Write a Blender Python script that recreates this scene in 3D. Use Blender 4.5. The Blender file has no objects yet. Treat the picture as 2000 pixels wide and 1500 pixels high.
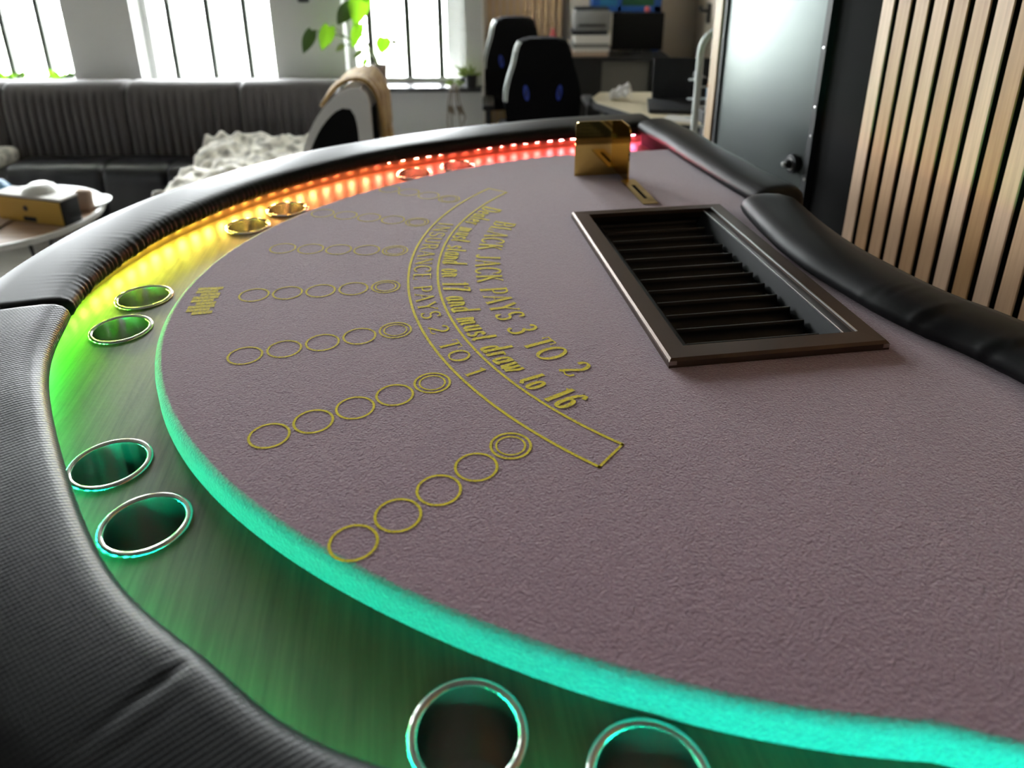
import bpy, bmesh, math, random
from mathutils import Vector, Matrix, noise
from mathutils.geometry import delaunay_2d_cdt
random.seed(7)
R = math.radians
S = bpy.context.scene
C = S.collection

# ------------------------------------------------------------------ camera
cam = bpy.data.cameras.new('camera')
cam_o = bpy.data.objects.new('camera', cam)
C.objects.link(cam_o)
S.camera = cam_o
cam.sensor_fit = 'HORIZONTAL'
cam.sensor_width = 36.0
cam.lens = 1472.08 / 2000 * 36
cam.shift_y = -(750 - 474.4) / 2000
cam_o.location = (0, 0, 1.45)
cam_o.rotation_mode = 'QUATERNION'
cam_o.rotation_quaternion = (Matrix.Rotation(R(90 - 22.351), 4, 'X') @ Matrix.Rotation(R(-0.17), 4, 'Z')).to_quaternion()
cam.clip_start = 0.02
cam.dof.use_dof = True
cam.dof.focus_distance = 0.95
cam.dof.aperture_fstop = 3.8

# ------------------------------------------------------------------ world: bright hazy sky outside
wd = bpy.data.worlds.new('sky')
S.world = wd
wd.use_nodes = True
wn = wd.node_tree.nodes
wl = wd.node_tree.links
bg = wn['Background']
bg.inputs['Color'].default_value = (0.93, 0.98, 1.0, 1)
bg.inputs['Strength'].default_value = 15.0

S.view_settings.view_transform = 'Standard'
S.view_settings.look = 'None'
S.view_settings.exposure = 1.8
S.view_settings.gamma = 1.0
S.view_settings.use_curve_mapping = False
S.cycles.caustics_reflective = False
S.cycles.caustics_refractive = False
S.cycles.max_bounces = 10
S.cycles.diffuse_bounces = 6
S.cycles.transparent_max_bounces = 12

# windows of the window wall: (x0, x1, bar positions); glass plane at WY
WIN = [(-3.08, -2.354, (-2.96, -2.76, -2.555)), (-1.99, -1.265, (-1.851, -1.640, -1.440)), (-0.886, -0.242, (-0.769, -0.564, -0.386)), (-4.17, -3.445, (-4.05, -3.85, -3.64))]
WZ0, WZ1 = 0.68, 2.50


def portal(name, loc, rot, sx, sy):
    l = bpy.data.lights.new(name, 'AREA')
    l.shape = 'RECTANGLE'
    l.size = sx
    l.size_y = sy
    l.cycles.is_portal = True
    o = bpy.data.objects.new(name, l)
    C.objects.link(o)
    o.location = loc
    o.rotation_euler = rot


for a, b, _ in WIN:
    portal('window_daylight', ((a + b) / 2, 4.34, (WZ0 + WZ1) / 2), (R(-90), 0, 0), b - a, WZ1 - WZ0)
portal('window_daylight', (-.37, 4.95, 1.6), (R(90), 0, R(-90)), .6, 1.3)  # portal for the added alcove window


# ------------------------------------------------------------------ materials
def mat(name, col=(.5, .5, .5), rough=.5, metal=0, spec=.5, **kw):
    m = bpy.data.materials.new(name)
    m.use_nodes = True
    b = m.node_tree.nodes['Principled BSDF']
    b.inputs['Base Color'].default_value = (*col, 1)
    b.inputs['Roughness'].default_value = rough
    b.inputs['Metallic'].default_value = metal
    b.inputs['Specular IOR Level'].default_value = spec
    for k, v in kw.items():
        b.inputs[k.replace('_', ' ')].default_value = v
    return m


def nodes(m):
    t = m.node_tree
    return t.nodes, t.links, t.nodes['Principled BSDF']


def coords(m, scale=(1, 1, 1), rot=(0, 0, 0)):
    n, l, b = nodes(m)
    tc = n.new('ShaderNodeTexCoord')
    mp = n.new('ShaderNodeMapping')
    mp.inputs['Scale'].default_value = scale
    mp.inputs['Rotation'].default_value = rot
    l.new(tc.outputs['Object'], mp.inputs['Vector'])
    return mp.outputs['Vector']


def add_bump(m, vec, scale, strength, dist=.001, detail=3, kind='noise', prev=None):
    n, l, b = nodes(m)
    if kind == 'noise':
        t = n.new('ShaderNodeTexNoise')
        t.inputs['Scale'].default_value = scale
        t.inputs['Detail'].default_value = detail
        out = t.outputs['Fac']
    else:
        t = n.new('ShaderNodeTexWave')
        t.inputs['Scale'].default_value = scale
        t.inputs['Distortion'].default_value = 1.0
        t.inputs['Detail'].default_value = 1
        out = t.outputs['Fac']
    l.new(vec, t.inputs['Vector'])
    bp = n.new('ShaderNodeBump')
    bp.inputs['Strength'].default_value = strength
    bp.inputs['Distance'].default_value = dist
    l.new(out, bp.inputs['Height'])
    if prev:
        l.new(prev, bp.inputs['Normal'])
    l.new(bp.outputs['Normal'], b.inputs['Normal'])
    return bp.outputs['Normal']


def noise_color(m, vec, c0, c1, scale, p0=.35, p1=.65, detail=4, rough=.5):
    n, l, b = nodes(m)
    t = n.new('ShaderNodeTexNoise')
    t.inputs['Scale'].default_value = scale
    t.inputs['Detail'].default_value = detail
    t.inputs['Roughness'].default_value = rough
    l.new(vec, t.inputs['Vector'])
    r = n.new('ShaderNodeValToRGB')
    r.color_ramp.elements[0].position = p0
    r.color_ramp.elements[1].position = p1
    r.color_ramp.elements[0].color = (*c0, 1)
    r.color_ramp.elements[1].color = (*c1, 1)
    l.new(t.outputs['Fac'], r.inputs['Fac'])
    l.new(r.outputs['Color'], b.inputs['Base Color'])
    return r.outputs['Color']


M = {}
FELT0, FELT1 = (.300, .180, .236), (.485, .308, .390)
m = M['felt'] = mat('felt', FELT1, .95, 0, .15, Sheen_Weight=.9, Sheen_Roughness=.45)
v = coords(m)
noise_color(m, v, FELT0, FELT1, 260, .3, .7, 5, .7)
nb = add_bump(m, v, 430, 1.0, .0022, 4)
add_bump(m, v, 90, .15, .004, 2, prev=nb)


def print_mat(name, wear):
    m = mat(name, (.55, .45, .02), .9, 0, .15, Sheen_Weight=.3, Sheen_Roughness=.45)
    v = coords(m)
    noise_color(m, v, (.58, .46, .12), (.98, .82, .02), 420, wear - .12, wear + .1, 3)
    add_bump(m, v, 330, .6, .0014, 4)
    return m


M['print'] = print_mat('print_yellow', .40)
M['print_worn'] = print_mat('print_yellow_worn', .50)
m = M['print_faded'] = print_mat('print_yellow_faded', .56)
m = M['track'] = mat('track_wood', (.1, .07, .04), .45, 0, .42)
v = coords(m, (60, 2.2, 1))
noise_color(m, v, (.062, .032, .013), (.135, .078, .036), 3.0, .3, .7, 6, .65)
v2 = coords(m, (14, 9, 6))
add_bump(m, v2, 14, .12, .002, 5)
M['wall_wood'] = mat('rail_wall_wood', (.16, .09, .05), .5)


def vinyl(name, rough=.40):
    m = mat(name, (.010, .010, .011), rough, 0, .19)
    v = coords(m)
    add_bump(m, v, 900, .10, .0006, 2)
    return m


M['vinyl'] = vinyl('black_vinyl', .48)
m = M['vinyl_carbon'] = mat('ribbed_black_vinyl', (.007, .007, .008), .40, 0, .15)
v = coords(m, (1, 1, 1), (0, 0, R(58)))
nb = add_bump(m, v, 62, .20, .0008, kind='wave')
v = coords(m, (1, 1, 1), (0, 0, R(-40)))
add_bump(m, v, 95, .10, .0005, kind='wave', prev=nb)
M['seam'] = mat('seam_black', (.004, .004, .004), .7)
M['black'] = mat('black_plastic', (.012, .012, .013), .45)
M['black_matte'] = mat('black_matte', (.006, .006, .006), .85, 0, .2)
m = M['steel'] = mat('stainless_steel', (.55, .53, .51), .16, 1)
n, l, b = nodes(m)
b.inputs['Roughness'].default_value = .21
b.inputs['Anisotropic'].default_value = .8
b.inputs['Anisotropic Rotation'].default_value = .25
tg = n.new('ShaderNodeTangent'); tg.direction_type = 'RADIAL'; tg.axis = 'Z'
l.new(tg.outputs[0], b.inputs['Tangent'])
M['steel_rim'] = mat('polished_steel', (.74, .72, .70), .14, 1)
m = M['bronze'] = mat('bronze_frame', (.098, .064, .048), .40, .6)
v = coords(m, (2, 40, 2))
add_bump(m, v, 20, .08, .0006, 3)
M['bronze_edge'] = mat('bare_metal_edge', (.50, .42, .38), .35, 1)
M['tray'] = mat('tray_black', (.004, .004, .0045), .35, 0, .35)
M['tray_slope'] = mat('tray_grey', (.009, .011, .012), .6, 0, .15)
M['silver'] = mat('silver_edge', (.8, .8, .8), .3, 1)
M['gold'] = mat('gold_mirror', (.80, .56, .17), .045, 1)
M['gold_edge'] = mat('gold_edge', (.80, .62, .25), .25, 1)
M['brass'] = mat('brass_plate', (.62, .47, .22), .35, 1)
M['led_tape'] = mat('led_tape', (.25, .22, .2), .6)
M['white_wall'] = mat('wall_paint', (.68, .68, .67), .8)
add_bump(M['white_wall'], coords(M['white_wall']), 60, .1, .002, 3)
M['dark_wall'] = mat('dark_wall_paint', (.10, .10, .10), .8)
M['beige_wall'] = mat('beige_wall_paint', (.56, .49, .40), .85)
M['ceiling'] = mat('ceiling_paint', (.20, .19, .18), .9)
m = M['floor'] = mat('floor_laminate', (.45, .43, .41), .45)
noise_color(m, coords(m, (1.2, 14, 1)), (.36, .34, .32), (.52, .50, .47), 3, .3, .7, 5)
m = M['ground'] = mat('garden_paving', (.6, .62, .55), .9)
noise_color(m, coords(m), (.45, .55, .35), (.75, .75, .70), .6, .35, .6, 4)
m = M['slat'] = mat('oak_slat', (.45, .3, .18), .5)
n, l, b = nodes(m)
c = noise_color(m, coords(m, (40, 40, 1.6)), (.42, .205, .072), (.64, .37, .160), 2.2, .3, .72, 5, .6)
oi = n.new('ShaderNodeObjectInfo')
hs = n.new('ShaderNodeHueSaturation')
ma = n.new('ShaderNodeMath'); ma.operation = 'MULTIPLY_ADD'; ma.inputs[1].default_value = .5; ma.inputs[2].default_value = .75
ms = n.new('ShaderNodeMath'); ms.operation = 'MULTIPLY_ADD'; ms.inputs[1].default_value = -.35; ms.inputs[2].default_value = 1.05
l.new(oi.outputs['Random'], ma.inputs[0]); l.new(oi.outputs['Random'], ms.inputs[0])
l.new(ma.outputs[0], hs.inputs['Value']); l.new(ms.outputs[0], hs.inputs['Saturation'])
l.new(c, hs.inputs['Color']); l.new(hs.outputs['Color'], b.inputs['Base Color'])
m = M['brushed'] = mat('brushed_steel_panel', (.115, .13, .128), .40, 1)
add_bump(m, coords(m, (60, 60, 1)), 12, .06, .001, 3)
M['sofa'] = mat('grey_velvet', (.095, .085, .085), .75, 0, .3, Sheen_Weight=.6, Sheen_Roughness=.35)
M['leather'] = mat('black_leather', (.012, .012, .016), .30, 0, .6)
M['white_trim'] = mat('white_upholstery', (.86, .86, .87), .6)
m = M['mustard'] = mat('mustard_throw', (.45, .27, .085), .9, 0, .2, Sheen_Weight=.4)
noise_color(m, coords(m, (60, 4, 4)), (.30, .17, .05), (.60, .39, .14), 2, .3, .7, 3)
m = M['knit'] = mat('cream_knit', (.62, .59, .54), .9, 0, .2, Sheen_Weight=.3)
noise_color(m, coords(m), (.40, .38, .34), (.84, .80, .72), 26, .38, .58, 4)
m = M['leaf'] = mat('leaf_green', (.14, .33, .015), .4)
n, l, b = nodes(m)
tr = n.new('ShaderNodeBsdfTranslucent'); tr.inputs['Color'].default_value = (.28, .62, .02, 1)
mx = n.new('ShaderNodeMixShader'); mx.inputs[0].default_value = .32
l.new(b.outputs[0], mx.inputs[1]); l.new(tr.outputs[0], mx.inputs[2])
l.new(mx.outputs[0], n['Material Output'].inputs['Surface'])
M['leaf_dark'] = mat('leaf_dark_green', (.055, .12, .015), .4)
M['leaf_pale'] = mat('leaf_pale_green', (.26, .34, .10), .5)
M['stem'] = mat('plant_stem', (.13, .17, .04), .6)
M['dry'] = mat('dry_stem', (.17, .13, .09), .8)
M['terracotta'] = mat('brown_clay_pot', (.17, .11, .085), .8)
m = M['wood_light'] = mat('light_wood', (.48, .32, .18), .5)
noise_color(m, coords(m, (3, 30, 3)), (.40, .26, .14), (.55, .38, .22), 2, .3, .7, 4)
m = M['table_wood'] = mat('brown_wood_top', (.36, .22, .14), .4)
noise_color(m, coords(m, (2, 24, 2)), (.28, .165, .10), (.44, .29, .19), 2, .3, .7, 4)
M['white'] = mat('white_gloss', (.8, .8, .78), .35)
M['white_metal'] = mat('white_metal', (.70, .75, .74), .4)
M['grey_panel'] = mat('grey_panel', (.17, .17, .155), .6)
M['dark_grey'] = mat('dark_grey', (.016, .017, .020), .55, 0, .3)
M['charcoal'] = mat('charcoal_fabric', (.005, .005, .006), .8, 0, .12)
M['blue'] = mat('blue_trim', (.03, .07, .52), .5)
M['sky_blue'] = mat('blue_plastic', (.008, .07, .28), .5)
M['teal'] = mat('teal_plastic', (.01, .12, .24), .5)
M['green'] = mat('green_panel', (.003, .06, .018), .6)
M['orange'] = mat('orange_plastic', (.75, .22, .06), .5)
M['red'] = mat('red_plastic', (.42, .06, .06), .5)
M['gold_box'] = mat('yellow_box', (.52, .31, .035), .55)
M['cream'] = mat('cream_desk', (.62, .55, .40), .45)
M['paper'] = mat('paper', (.66, .64, .62), .8)
M['paper_tan'] = mat('paper_tan', (.46, .34, .26), .8)
M['steel_grey'] = mat('printer_grey', (.20, .20, .20), .5)
M['glazing'] = mat('dark_glazing_bar', (.05, .055, .045), .5)
M['frame_white'] = mat('window_frame_white', (.66, .67, .66), .5)
M['sill'] = mat('dark_sill', (.035, .033, .035), .35)
m = M['glass'] = bpy.data.materials.new('window_glass')
m.use_nodes = True
n = m.node_tree.nodes; l = m.node_tree.links
n.remove(n['Principled BSDF'])
t1 = n.new('ShaderNodeBsdfTransparent'); t2 = n.new('ShaderNodeBsdfGlossy'); t2.inputs['Roughness'].default_value = .02
mx = n.new('ShaderNodeMixShader'); mx.inputs[0].default_value = .06
l.new(t1.outputs[0], mx.inputs[1]); l.new(t2.outputs[0], mx.inputs[2]); l.new(mx.outputs[0], n['Material Output'].inputs['Surface'])


# ------------------------------------------------------------------ mesh helpers
def obj(name, verts, faces, m, parent=None, smooth=False, loc=None, rot=None, kind=None):
    me = bpy.data.meshes.new(name)
    me.from_pydata([tuple(v) for v in verts], [], faces)
    me.update()
    bm = bmesh.new(); bm.from_mesh(me)
    bmesh.ops.recalc_face_normals(bm, faces=bm.faces)
    bm.to_mesh(me); bm.free()
    if smooth:
        me.polygons.foreach_set('use_smooth', [True] * len(me.polygons))
    me.materials.append(M[m] if isinstance(m, str) else m)
    o = bpy.data.objects.new(name, me)
    C.objects.link(o)
    if parent:
        o.parent = parent
    if loc: o.location = loc
    if rot: o.rotation_euler = rot
    if kind: o['kind'] = kind
    return o


def bobj(name, bm, m, parent=None, smooth=False, **k):
    bm.verts.ensure_lookup_table()
    bm.verts.index_update()
    v = [x.co.copy() for x in bm.verts]
    f = [[y.index for y in x.verts] for x in bm.faces]
    bm.free()
    return obj(name, v, f, m, parent, smooth, **k)


def box(name, lo, hi, m, parent=None, bev=0, seg=2, **k):
    bm = bmesh.new()
    bmesh.ops.create_cube(bm, size=1)
    lo, hi = Vector(lo), Vector(hi)
    for v in bm.verts:
        v.co = Vector([(lo[i] + hi[i]) / 2 + v.co[i] * (hi[i] - lo[i]) for i in range(3)])
    if bev:
        bmesh.ops.bevel(bm, geom=bm.edges[:], offset=bev, segments=seg, profile=.5, affect='EDGES')
    o = bobj(name, bm, m, parent, smooth=False, **k)
    if bev and seg > 1:
        smooth_by_angle(o)
    return o


def smooth_by_angle(o, ang=40):
    me = o.data
    me.polygons.foreach_set('use_smooth', [True] * len(me.polygons))
    bm = bmesh.new(); bm.from_mesh(me)
    for e in bm.edges:
        if len(e.link_faces) == 2 and e.calc_face_angle(0) > R(ang):
            e.smooth = False
    bm.to_mesh(me); bm.free()


def boxes(name, lst, m, parent=None, **k):
    V, F = [], []
    for lo, hi in lst:
        b = len(V)
        for z in (lo[2], hi[2]):
            V += [(lo[0], lo[1], z), (hi[0], lo[1], z), (hi[0], hi[1], z), (lo[0], hi[1], z)]
        F += [[b, b + 3, b + 2, b + 1], [b + 4, b + 5, b + 6, b + 7]] + [[b + i, b + (i + 1) % 4, b + 4 + (i + 1) % 4, b + 4 + i] for i in range(4)]
    return obj(name, V, F, m, parent, **k)


def lathe(name, prof, m, parent=None, seg=32, center=(0, 0, 0), smooth=True, cap0=False, cap1=False, **k):
    V, F = [], []
    for r, z in prof:
        for i in range(seg):
            a = 2 * math.pi * i / seg
            V.append((center[0] + r * math.cos(a), center[1] + r * math.sin(a), center[2] + z))
    for j in range(len(prof) - 1):
        for i in range(seg):
            F.append([j * seg + i, j * seg + (i + 1) % seg, (j + 1) * seg + (i + 1) % seg, (j + 1) * seg + i])
    if cap0: F.append(list(range(seg))[::-1])
    if cap1: F.append([(len(prof) - 1) * seg + i for i in range(seg)])
    o = obj(name, V, F, m, parent, False, **k)
    if smooth: smooth_by_angle(o, 50)
    return o


def tube(name, pts, rad, m, parent=None, seg=8, **k):
    pts = [Vector(p) for p in pts]
    V, F = [], []
    up = Vector((0, 0, 1))
    n0 = None
    for i, p in enumerate(pts):
        t = (pts[min(i + 1, len(pts) - 1)] - pts[max(i - 1, 0)]).normalized()
        if n0 is None:
            n0 = t.cross(up)
            if n0.length < .05: n0 = t.cross(Vector((1, 0, 0)))
        n0 = (n0 - t * n0.dot(t)).normalized()
        b = t.cross(n0)
        r = rad[i] if isinstance(rad, (list, tuple)) else rad
        for j in range(seg):
            a = 2 * math.pi * j / seg
            V.append(p + n0 * (r * math.cos(a)) + b * (r * math.sin(a)))
    for i in range(len(pts) - 1):
        for j in range(seg):
            F.append([i * seg + j, i * seg + (j + 1) % seg, (i + 1) * seg + (j + 1) % seg, (i + 1) * seg + j])
    F.append(list(range(seg))[::-1]); F.append([(len(pts) - 1) * seg + j for j in range(seg)])
    return obj(name, V, F, m, parent, True, **k)


def prism(name, poly, axis, d0, d1, m, parent=None, bev=0, seg=3, **k):
    """poly of 2-D points extruded along axis ('x','y','z') from d0 to d1"""
    def P(a, b, d):
        return {'x': (d, a, b), 'y': (a, d, b), 'z': (a, b, d)}[axis]
    n = len(poly)
    bm = bmesh.new()
    v0 = [bm.verts.new(P(a, b, d0)) for a, b in poly]
    v1 = [bm.verts.new(P(a, b, d1)) for a, b in poly]
    bm.faces.new(v0[::-1]); bm.faces.new(v1)
    for i in range(n):
        bm.faces.new([v0[i], v0[(i + 1) % n], v1[(i + 1) % n], v1[i]])
    if bev:
        es = [e for e in bm.edges if (e.verts[0] in v0) == (e.verts[1] in v0)]
        bmesh.ops.bevel(bm, geom=es, offset=bev, segments=seg, profile=.5, affect='EDGES')
    o = bobj(name, bm, m, parent, **k)
    smooth_by_angle(o, 35)
    return o


def empty(name, loc=(0, 0, 0), rz=0, label=None, cat=None, group=None):
    o = bpy.data.objects.new(name, None)
    C.objects.link(o)
    o.location = loc
    o.rotation_euler = (0, 0, rz)
    o.empty_display_size = .1
    if label: tag(o, label, cat, group)
    return o


def tag(o, label, cat, group=None):
    o['label'] = label
    o['category'] = cat
    if group: o['group'] = group
    return o


def struct(o):
    o['kind'] = 'structure'
    return o


def spline(pts, n):
    """Catmull-Rom through 2-D/3-D points, resampled to n even points"""
    P = [Vector(p) for p in pts]
    P = [P[0] * 2 - P[1]] + P + [P[-1] * 2 - P[-2]]
    out = []
    for i in range(1, len(P) - 2):
        for k in range(20):
            t = k / 20
            a, b, c_, d = P[i - 1], P[i], P[i + 1], P[i + 2]
            out.append(.5 * ((2 * b) + (c_ - a) * t + (2 * a - 5 * b + 4 * c_ - d) * t * t + (3 * b - a - 3 * c_ + d) * t ** 3))
    out.append(P[-2])
    L = [0]
    for i in range(1, len(out)): L.append(L[-1] + (out[i] - out[i - 1]).length)
    res = []
    j = 0
    for k in range(n):
        s = L[-1] * k / (n - 1)
        while j < len(L) - 2 and L[j + 1] < s: j += 1
        w = (s - L[j]) / max(L[j + 1] - L[j], 1e-9)
        res.append(out[j].lerp(out[j + 1], min(max(w, 0), 1)))
    return res


def fill2d(outer, holes, z):
    """triangulated flat polygon with holes"""
    vs, es = [], []
    for lp in [outer] + holes:
        b = len(vs)
        vs += [Vector((p[0], p[1])) for p in lp]
        es += [(b + i, b + (i + 1) % len(lp)) for i in range(len(lp))]
    ov, oe, of, *_ = delaunay_2d_cdt(vs, es, [], 0, 1e-6)

    def inside(p, lp):
        c_ = False
        for i in range(len(lp)):
            a, b = lp[i], lp[i - 1]
            if (a[1] > p[1]) != (b[1] > p[1]) and p[0] < (b[0] - a[0]) * (p[1] - a[1]) / (b[1] - a[1]) + a[0]:
                c_ = not c_
        return c_
    F = []
    for f in of:
        p = sum((ov[i] for i in f), Vector((0, 0))) / len(f)
        if inside(p, outer) and not any(inside(p, h) for h in holes):
            F.append(list(f))
    return [(v.x, v.y, z) for v in ov], F


# ------------------------------------------------------------------ room shell
FX0, FX1, FY0, FY1, CZ = -4.6, 1.5, -1.7, 5.7, 2.75
struct(box('floor', (FX0 - .2, FY0 - .2, -.1), (FX1 + .2, FY1 + .2, 0), 'floor'))
struct(box('ceiling', (FX0 - .2, FY0 - .2, CZ), (FX1 + .2, FY1 + .2, CZ + .1), 'ceiling'))
struct(box('wall_left', (FX0 - .15, FY0, 0), (FX0, 4.1, CZ), 'white_wall'))
struct(box('wall_front', (FX0, FY0 - .15, 0), (FX1, FY0, CZ), 'dark_wall'))
WY0, WY1 = 4.10, 4.33
segs = [((FX0, WY0, 0), (-.154, WY1, WZ0)), ((FX0, WY0, WZ1), (-.154, WY1, CZ))]
xs = sorted([(a, b) for a, b, _ in WIN])
px = FX0
for a, b in xs:
    segs.append(((px, WY0, WZ0), (a, WY1, WZ1))); px = b
segs.append(((px, WY0, WZ0), (-.154, WY1, WZ1)))
struct(boxes('wall_back', segs, 'white_wall'))
struct(boxes('wall_alcove_left', [((-.36, WY1, 0), (-.28, FY1, .95)), ((-.36, WY1, 2.25), (-.28, FY1, CZ)), ((-.36, WY1, .95), (-.28, 4.65, 2.25)), ((-.36, 5.25, .95), (-.28, FY1, 2.25))], 'white_wall'))
struct(box('wall_alcove_back', (-.36, FY1, 0), (FX1 + .1, FY1 + .12, CZ), 'beige_wall'))
struct(box('wall_return', (.90, 1.40, 0), (FX1, 1.58, CZ), 'beige_wall'))
struct(box('wall_alcove_right', (1.345, 1.58, 0), (FX1, FY1, CZ), 'beige_wall'))

for i, (a, b, bars) in enumerate(WIN):
    w = empty('window_%d' % (i + 1), ((a + b) / 2, WY0 + .12, WZ0))
    struct(w)
    cx = (a + b) / 2
    hw = (b - a) / 2
    H = WZ1 - WZ0
    boxes('window_frame', [((-hw, 0, 0), (-hw + .035, .05, H)), ((hw - .035, 0, 0), (hw, .05, H)), ((-hw, 0, 0), (hw, .05, .03)), ((-hw, 0, H - .04), (hw, .05, H))], 'frame_white', w)
    for x in bars:
        box('glazing_bar', (x - cx - .016, .005, .03), (x - cx + .016, .03, H - .03), 'glazing', w)
    box('window_pane', (-hw + .03, .034, .03), (hw - .03, .038, H - .03), 'glass', w)
    box('window_sill', (-hw - (.0 if i != 2 else .0), -.17, -.02), (hw + .08 if i == 2 else hw, 0.0, .005), 'sill' if i == 2 else 'frame_white', w)
w = struct(empty('window_5', (-.33, 4.95, .95)))  # invented side window, added to bring daylight into the alcove
boxes('window_frame', [((-.02, -.3, 0), (.03, -.25, 1.3)), ((-.02, .25, 0), (.03, .3, 1.3)), ((-.02, -.3, 0), (.03, .3, .04)), ((-.02, -.3, 1.26), (.03, .3, 1.3))], 'frame_white', w)
box('window_pane', (0, -.26, .03), (.004, .26, 1.27), 'glass', w)

struct(box('ground', (-14, 4.36, -.25), (12, 16, -.2), 'ground'))

# slat wall on the right, turned 10.5 degrees
SW = empty('wall_right', (.765, 1.63, 0), R(10.5))
struct(SW)
# local frame: -y runs toward the camera, +x into the wall
box('wall_board', (.022, -3.6, 0), (.15, 0, CZ), 'black_matte', SW)
sl = None
for k in range(60):
    y1 = -.05 * k - .004
    if sl is None:
        sl = box('slat', (0, -.038, .0), (.024, 0, CZ), 'slat', SW, bev=.002, seg=1)
        sl.data.materials.append(M['black_matte'])
        for pf in sl.data.polygons:
            if pf.normal.x > -.5: pf.material_index = 1      # wood veneer face on a black core
        o = sl
    else:
        o = sl.copy(); C.objects.link(o); o.parent = SW
    o.location = (0, y1, 0)

# tall cabinet with a brushed steel side, standing on the line of the slat wall
cab = empty('steel_cabinet', (.765, 1.63, 0), R(10.5), 'tall black cabinet with brushed steel panel and round lock beside the slat wall', 'cabinet')
box('body', (.012, .006, .04), (.50, .70, 2.1), 'black_matte', cab, bev=.004)
box('steel_panel', (0, .185, .05), (.012, .695, 2.09), 'brushed', cab, bev=.003)
box('edge_strip', (-.004, .165, .05), (.012, .185, 2.09), 'dark_grey', cab)
box('edge_strip', (-.006, .690, .05), (.012, .702, 2.09), 'dark_grey', cab)
box('plinth', (.02, .02, 0), (.48, .68, .04), 'black_matte', cab)
for z in (.88, .99, 1.06, 1.2, 1.35):
    lathe('rivet', [(.004, 0), (.003, .002), (0, .0025)], 'silver', cab, seg=10, loc=(-.004, .172, z), rot=(0, R(-90), 0))
kn = lathe('lock_knob', [(.0, 0), (.024, 0), (.026, .004), (.024, .012), (.012, .014), (.010, .026), (0, .028)], 'dark_grey', cab, seg=24, loc=(-.004, .225, .905), rot=(0, R(-90), 0))
lathe('bolt', [(.016, .0125), (.016, .0145), (.012, .0145)], 'silver', kn, seg=24)
lathe('bolt', [(.006, .028), (.006, .034), (0, .035)], 'silver', kn, seg=12)

# =================================================================== blackjack table
TH = R(8.6)
TC = (.4975, 1.141, 0)
ZF, ZW = .95, .92          # felt top, wood track top


def troot(name, label=None, cat=None, group=None, x=0, y=0, z=0):
    p = Matrix.Rotation(TH, 3, 'Z') @ Vector((x, y, 0))
    return empty(name, (TC[0] + p.x, TC[1] + p.y, z), TH, label, cat, group)


T = troot('blackjack_table', 'black padded blackjack table with mauve felt, wooden cup track and rainbow light strip', 'table')


def pol(Rr, phi):
    return Vector((-.30 - Rr * math.cos(phi), Rr * math.sin(phi)))


def felt_R(phi):
    k = [-0.010065, 0.00003994, 0.060856, 0.001378, -0.081763, -0.027216, 0.7066454]
    r = 0
    for c_ in k: r = r * phi + c_
    return r


def lerp_table(tab, x):
    for (a, va), (b, vb) in zip(tab, tab[1:]):
        if x <= b:
            t = max(0, (x - a) / (b - a)); return va + (vb - va) * t
    return tab[-1][1]


# inner edge line of the player rail, near end to far end
RIN = [(-90, .845), (-63, .830), (-50, .822), (-38, .816), (-17, .818), (-5, .829), (6, .838), (20, .830), (35, .812), (50, .798), (62, .790), (74, .788)]
rail_pts = [(.06, -.885), (-.1, -.87)] + [tuple(pol(r_, R(a))) for a, r_ in RIN] + [(-.36, .808), (-.21, .838), (-.08, .853), (.02, .858)]
NR = 1300
rail_path = spline(rail_pts, NR)


def normals(path):
    N = []
    for i in range(len(path)):
        t = path[min(i + 1, len(path) - 1)] - path[max(i - 1, 0)]
        t.normalize()
        N.append(Vector((-t.y, t.x)))
    return N


rail_nrm = normals(rail_path)          # points away from the table centre


def phi_of(p):
    return math.degrees(math.atan2(p[1], -(p[0] + .30)))


# --- wood track with cup holes
track_path = [rail_path[i] + rail_nrm[i] * .045 for i in range(0, NR, 10)]
track_outer = [(.10, -.93)] + [tuple(p) for p in track_path] + [(.10, .90)]
CUPS = [(-.6403, -.6880), (-.5218, -.7384), (-.9296, -.4334), (-.9936, -.3335), (-1.079, -.017), (-1.0768, .0873), (-.968, .3849), (-.9038, .4739), (-.6345, .6834), (-.528, .7314)]
holes = [[(x + .0385 * math.cos(2 * math.pi * i / 40), y + .0385 * math.sin(2 * math.pi * i / 40)) for i in range(40)] for x, y in CUPS]
V, F = fill2d(track_outer, holes, ZW)
trk = obj('cup_track', V, F, 'track', T)
# track thickness skirt
V, F = [], []
for i, p in enumerate(track_outer):
    V += [(p[0], p[1], ZW), (p[0], p[1], ZW - .02)]
n = len(track_outer)
for i in range(n):
    j = (i + 1) % n
    F.append([2 * i, 2 * j, 2 * j + 1, 2 * i + 1])
obj('track_edge', V, F, 'black', T)
# rail wall behind the light strip
V, F = [], []
for i in range(0, NR, 5):
    p = rail_path[i] + rail_nrm[i] * .036
    q = rail_path[i] + rail_nrm[i] * .046
    V += [(p.x, p.y, ZW), (p.x, p.y, .950), (q.x, q.y, .950), (q.x, q.y, ZW)]
for i in range(len(V) // 4 - 1):
    for j in range(3):
        F.append([4 * i + j, 4 * i + j + 1, 4 * i + 5 + j, 4 * i + 4 + j])
obj('rail_wall', V, F, 'wall_wood', T, True)

# --- felt pad
fo = [(.085, -.822), (0, -.815), (-.15, -.798), (-.277, -.779)]
for k in range(121):
    a = R(-88 + (95 + 88) * k / 120)
    fo.append(tuple(pol(felt_R(a), a)))
fo += [(-.12, .697), (-.02, .70), (.085, .70)]
TR = (-.345, -.060, -.282, .250)       # tray hole x0 x1 y0 y1
tr_hole = [(TR[0], TR[2]), (TR[1], TR[2]), (TR[1], TR[3]), (TR[0], TR[3])]


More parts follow.
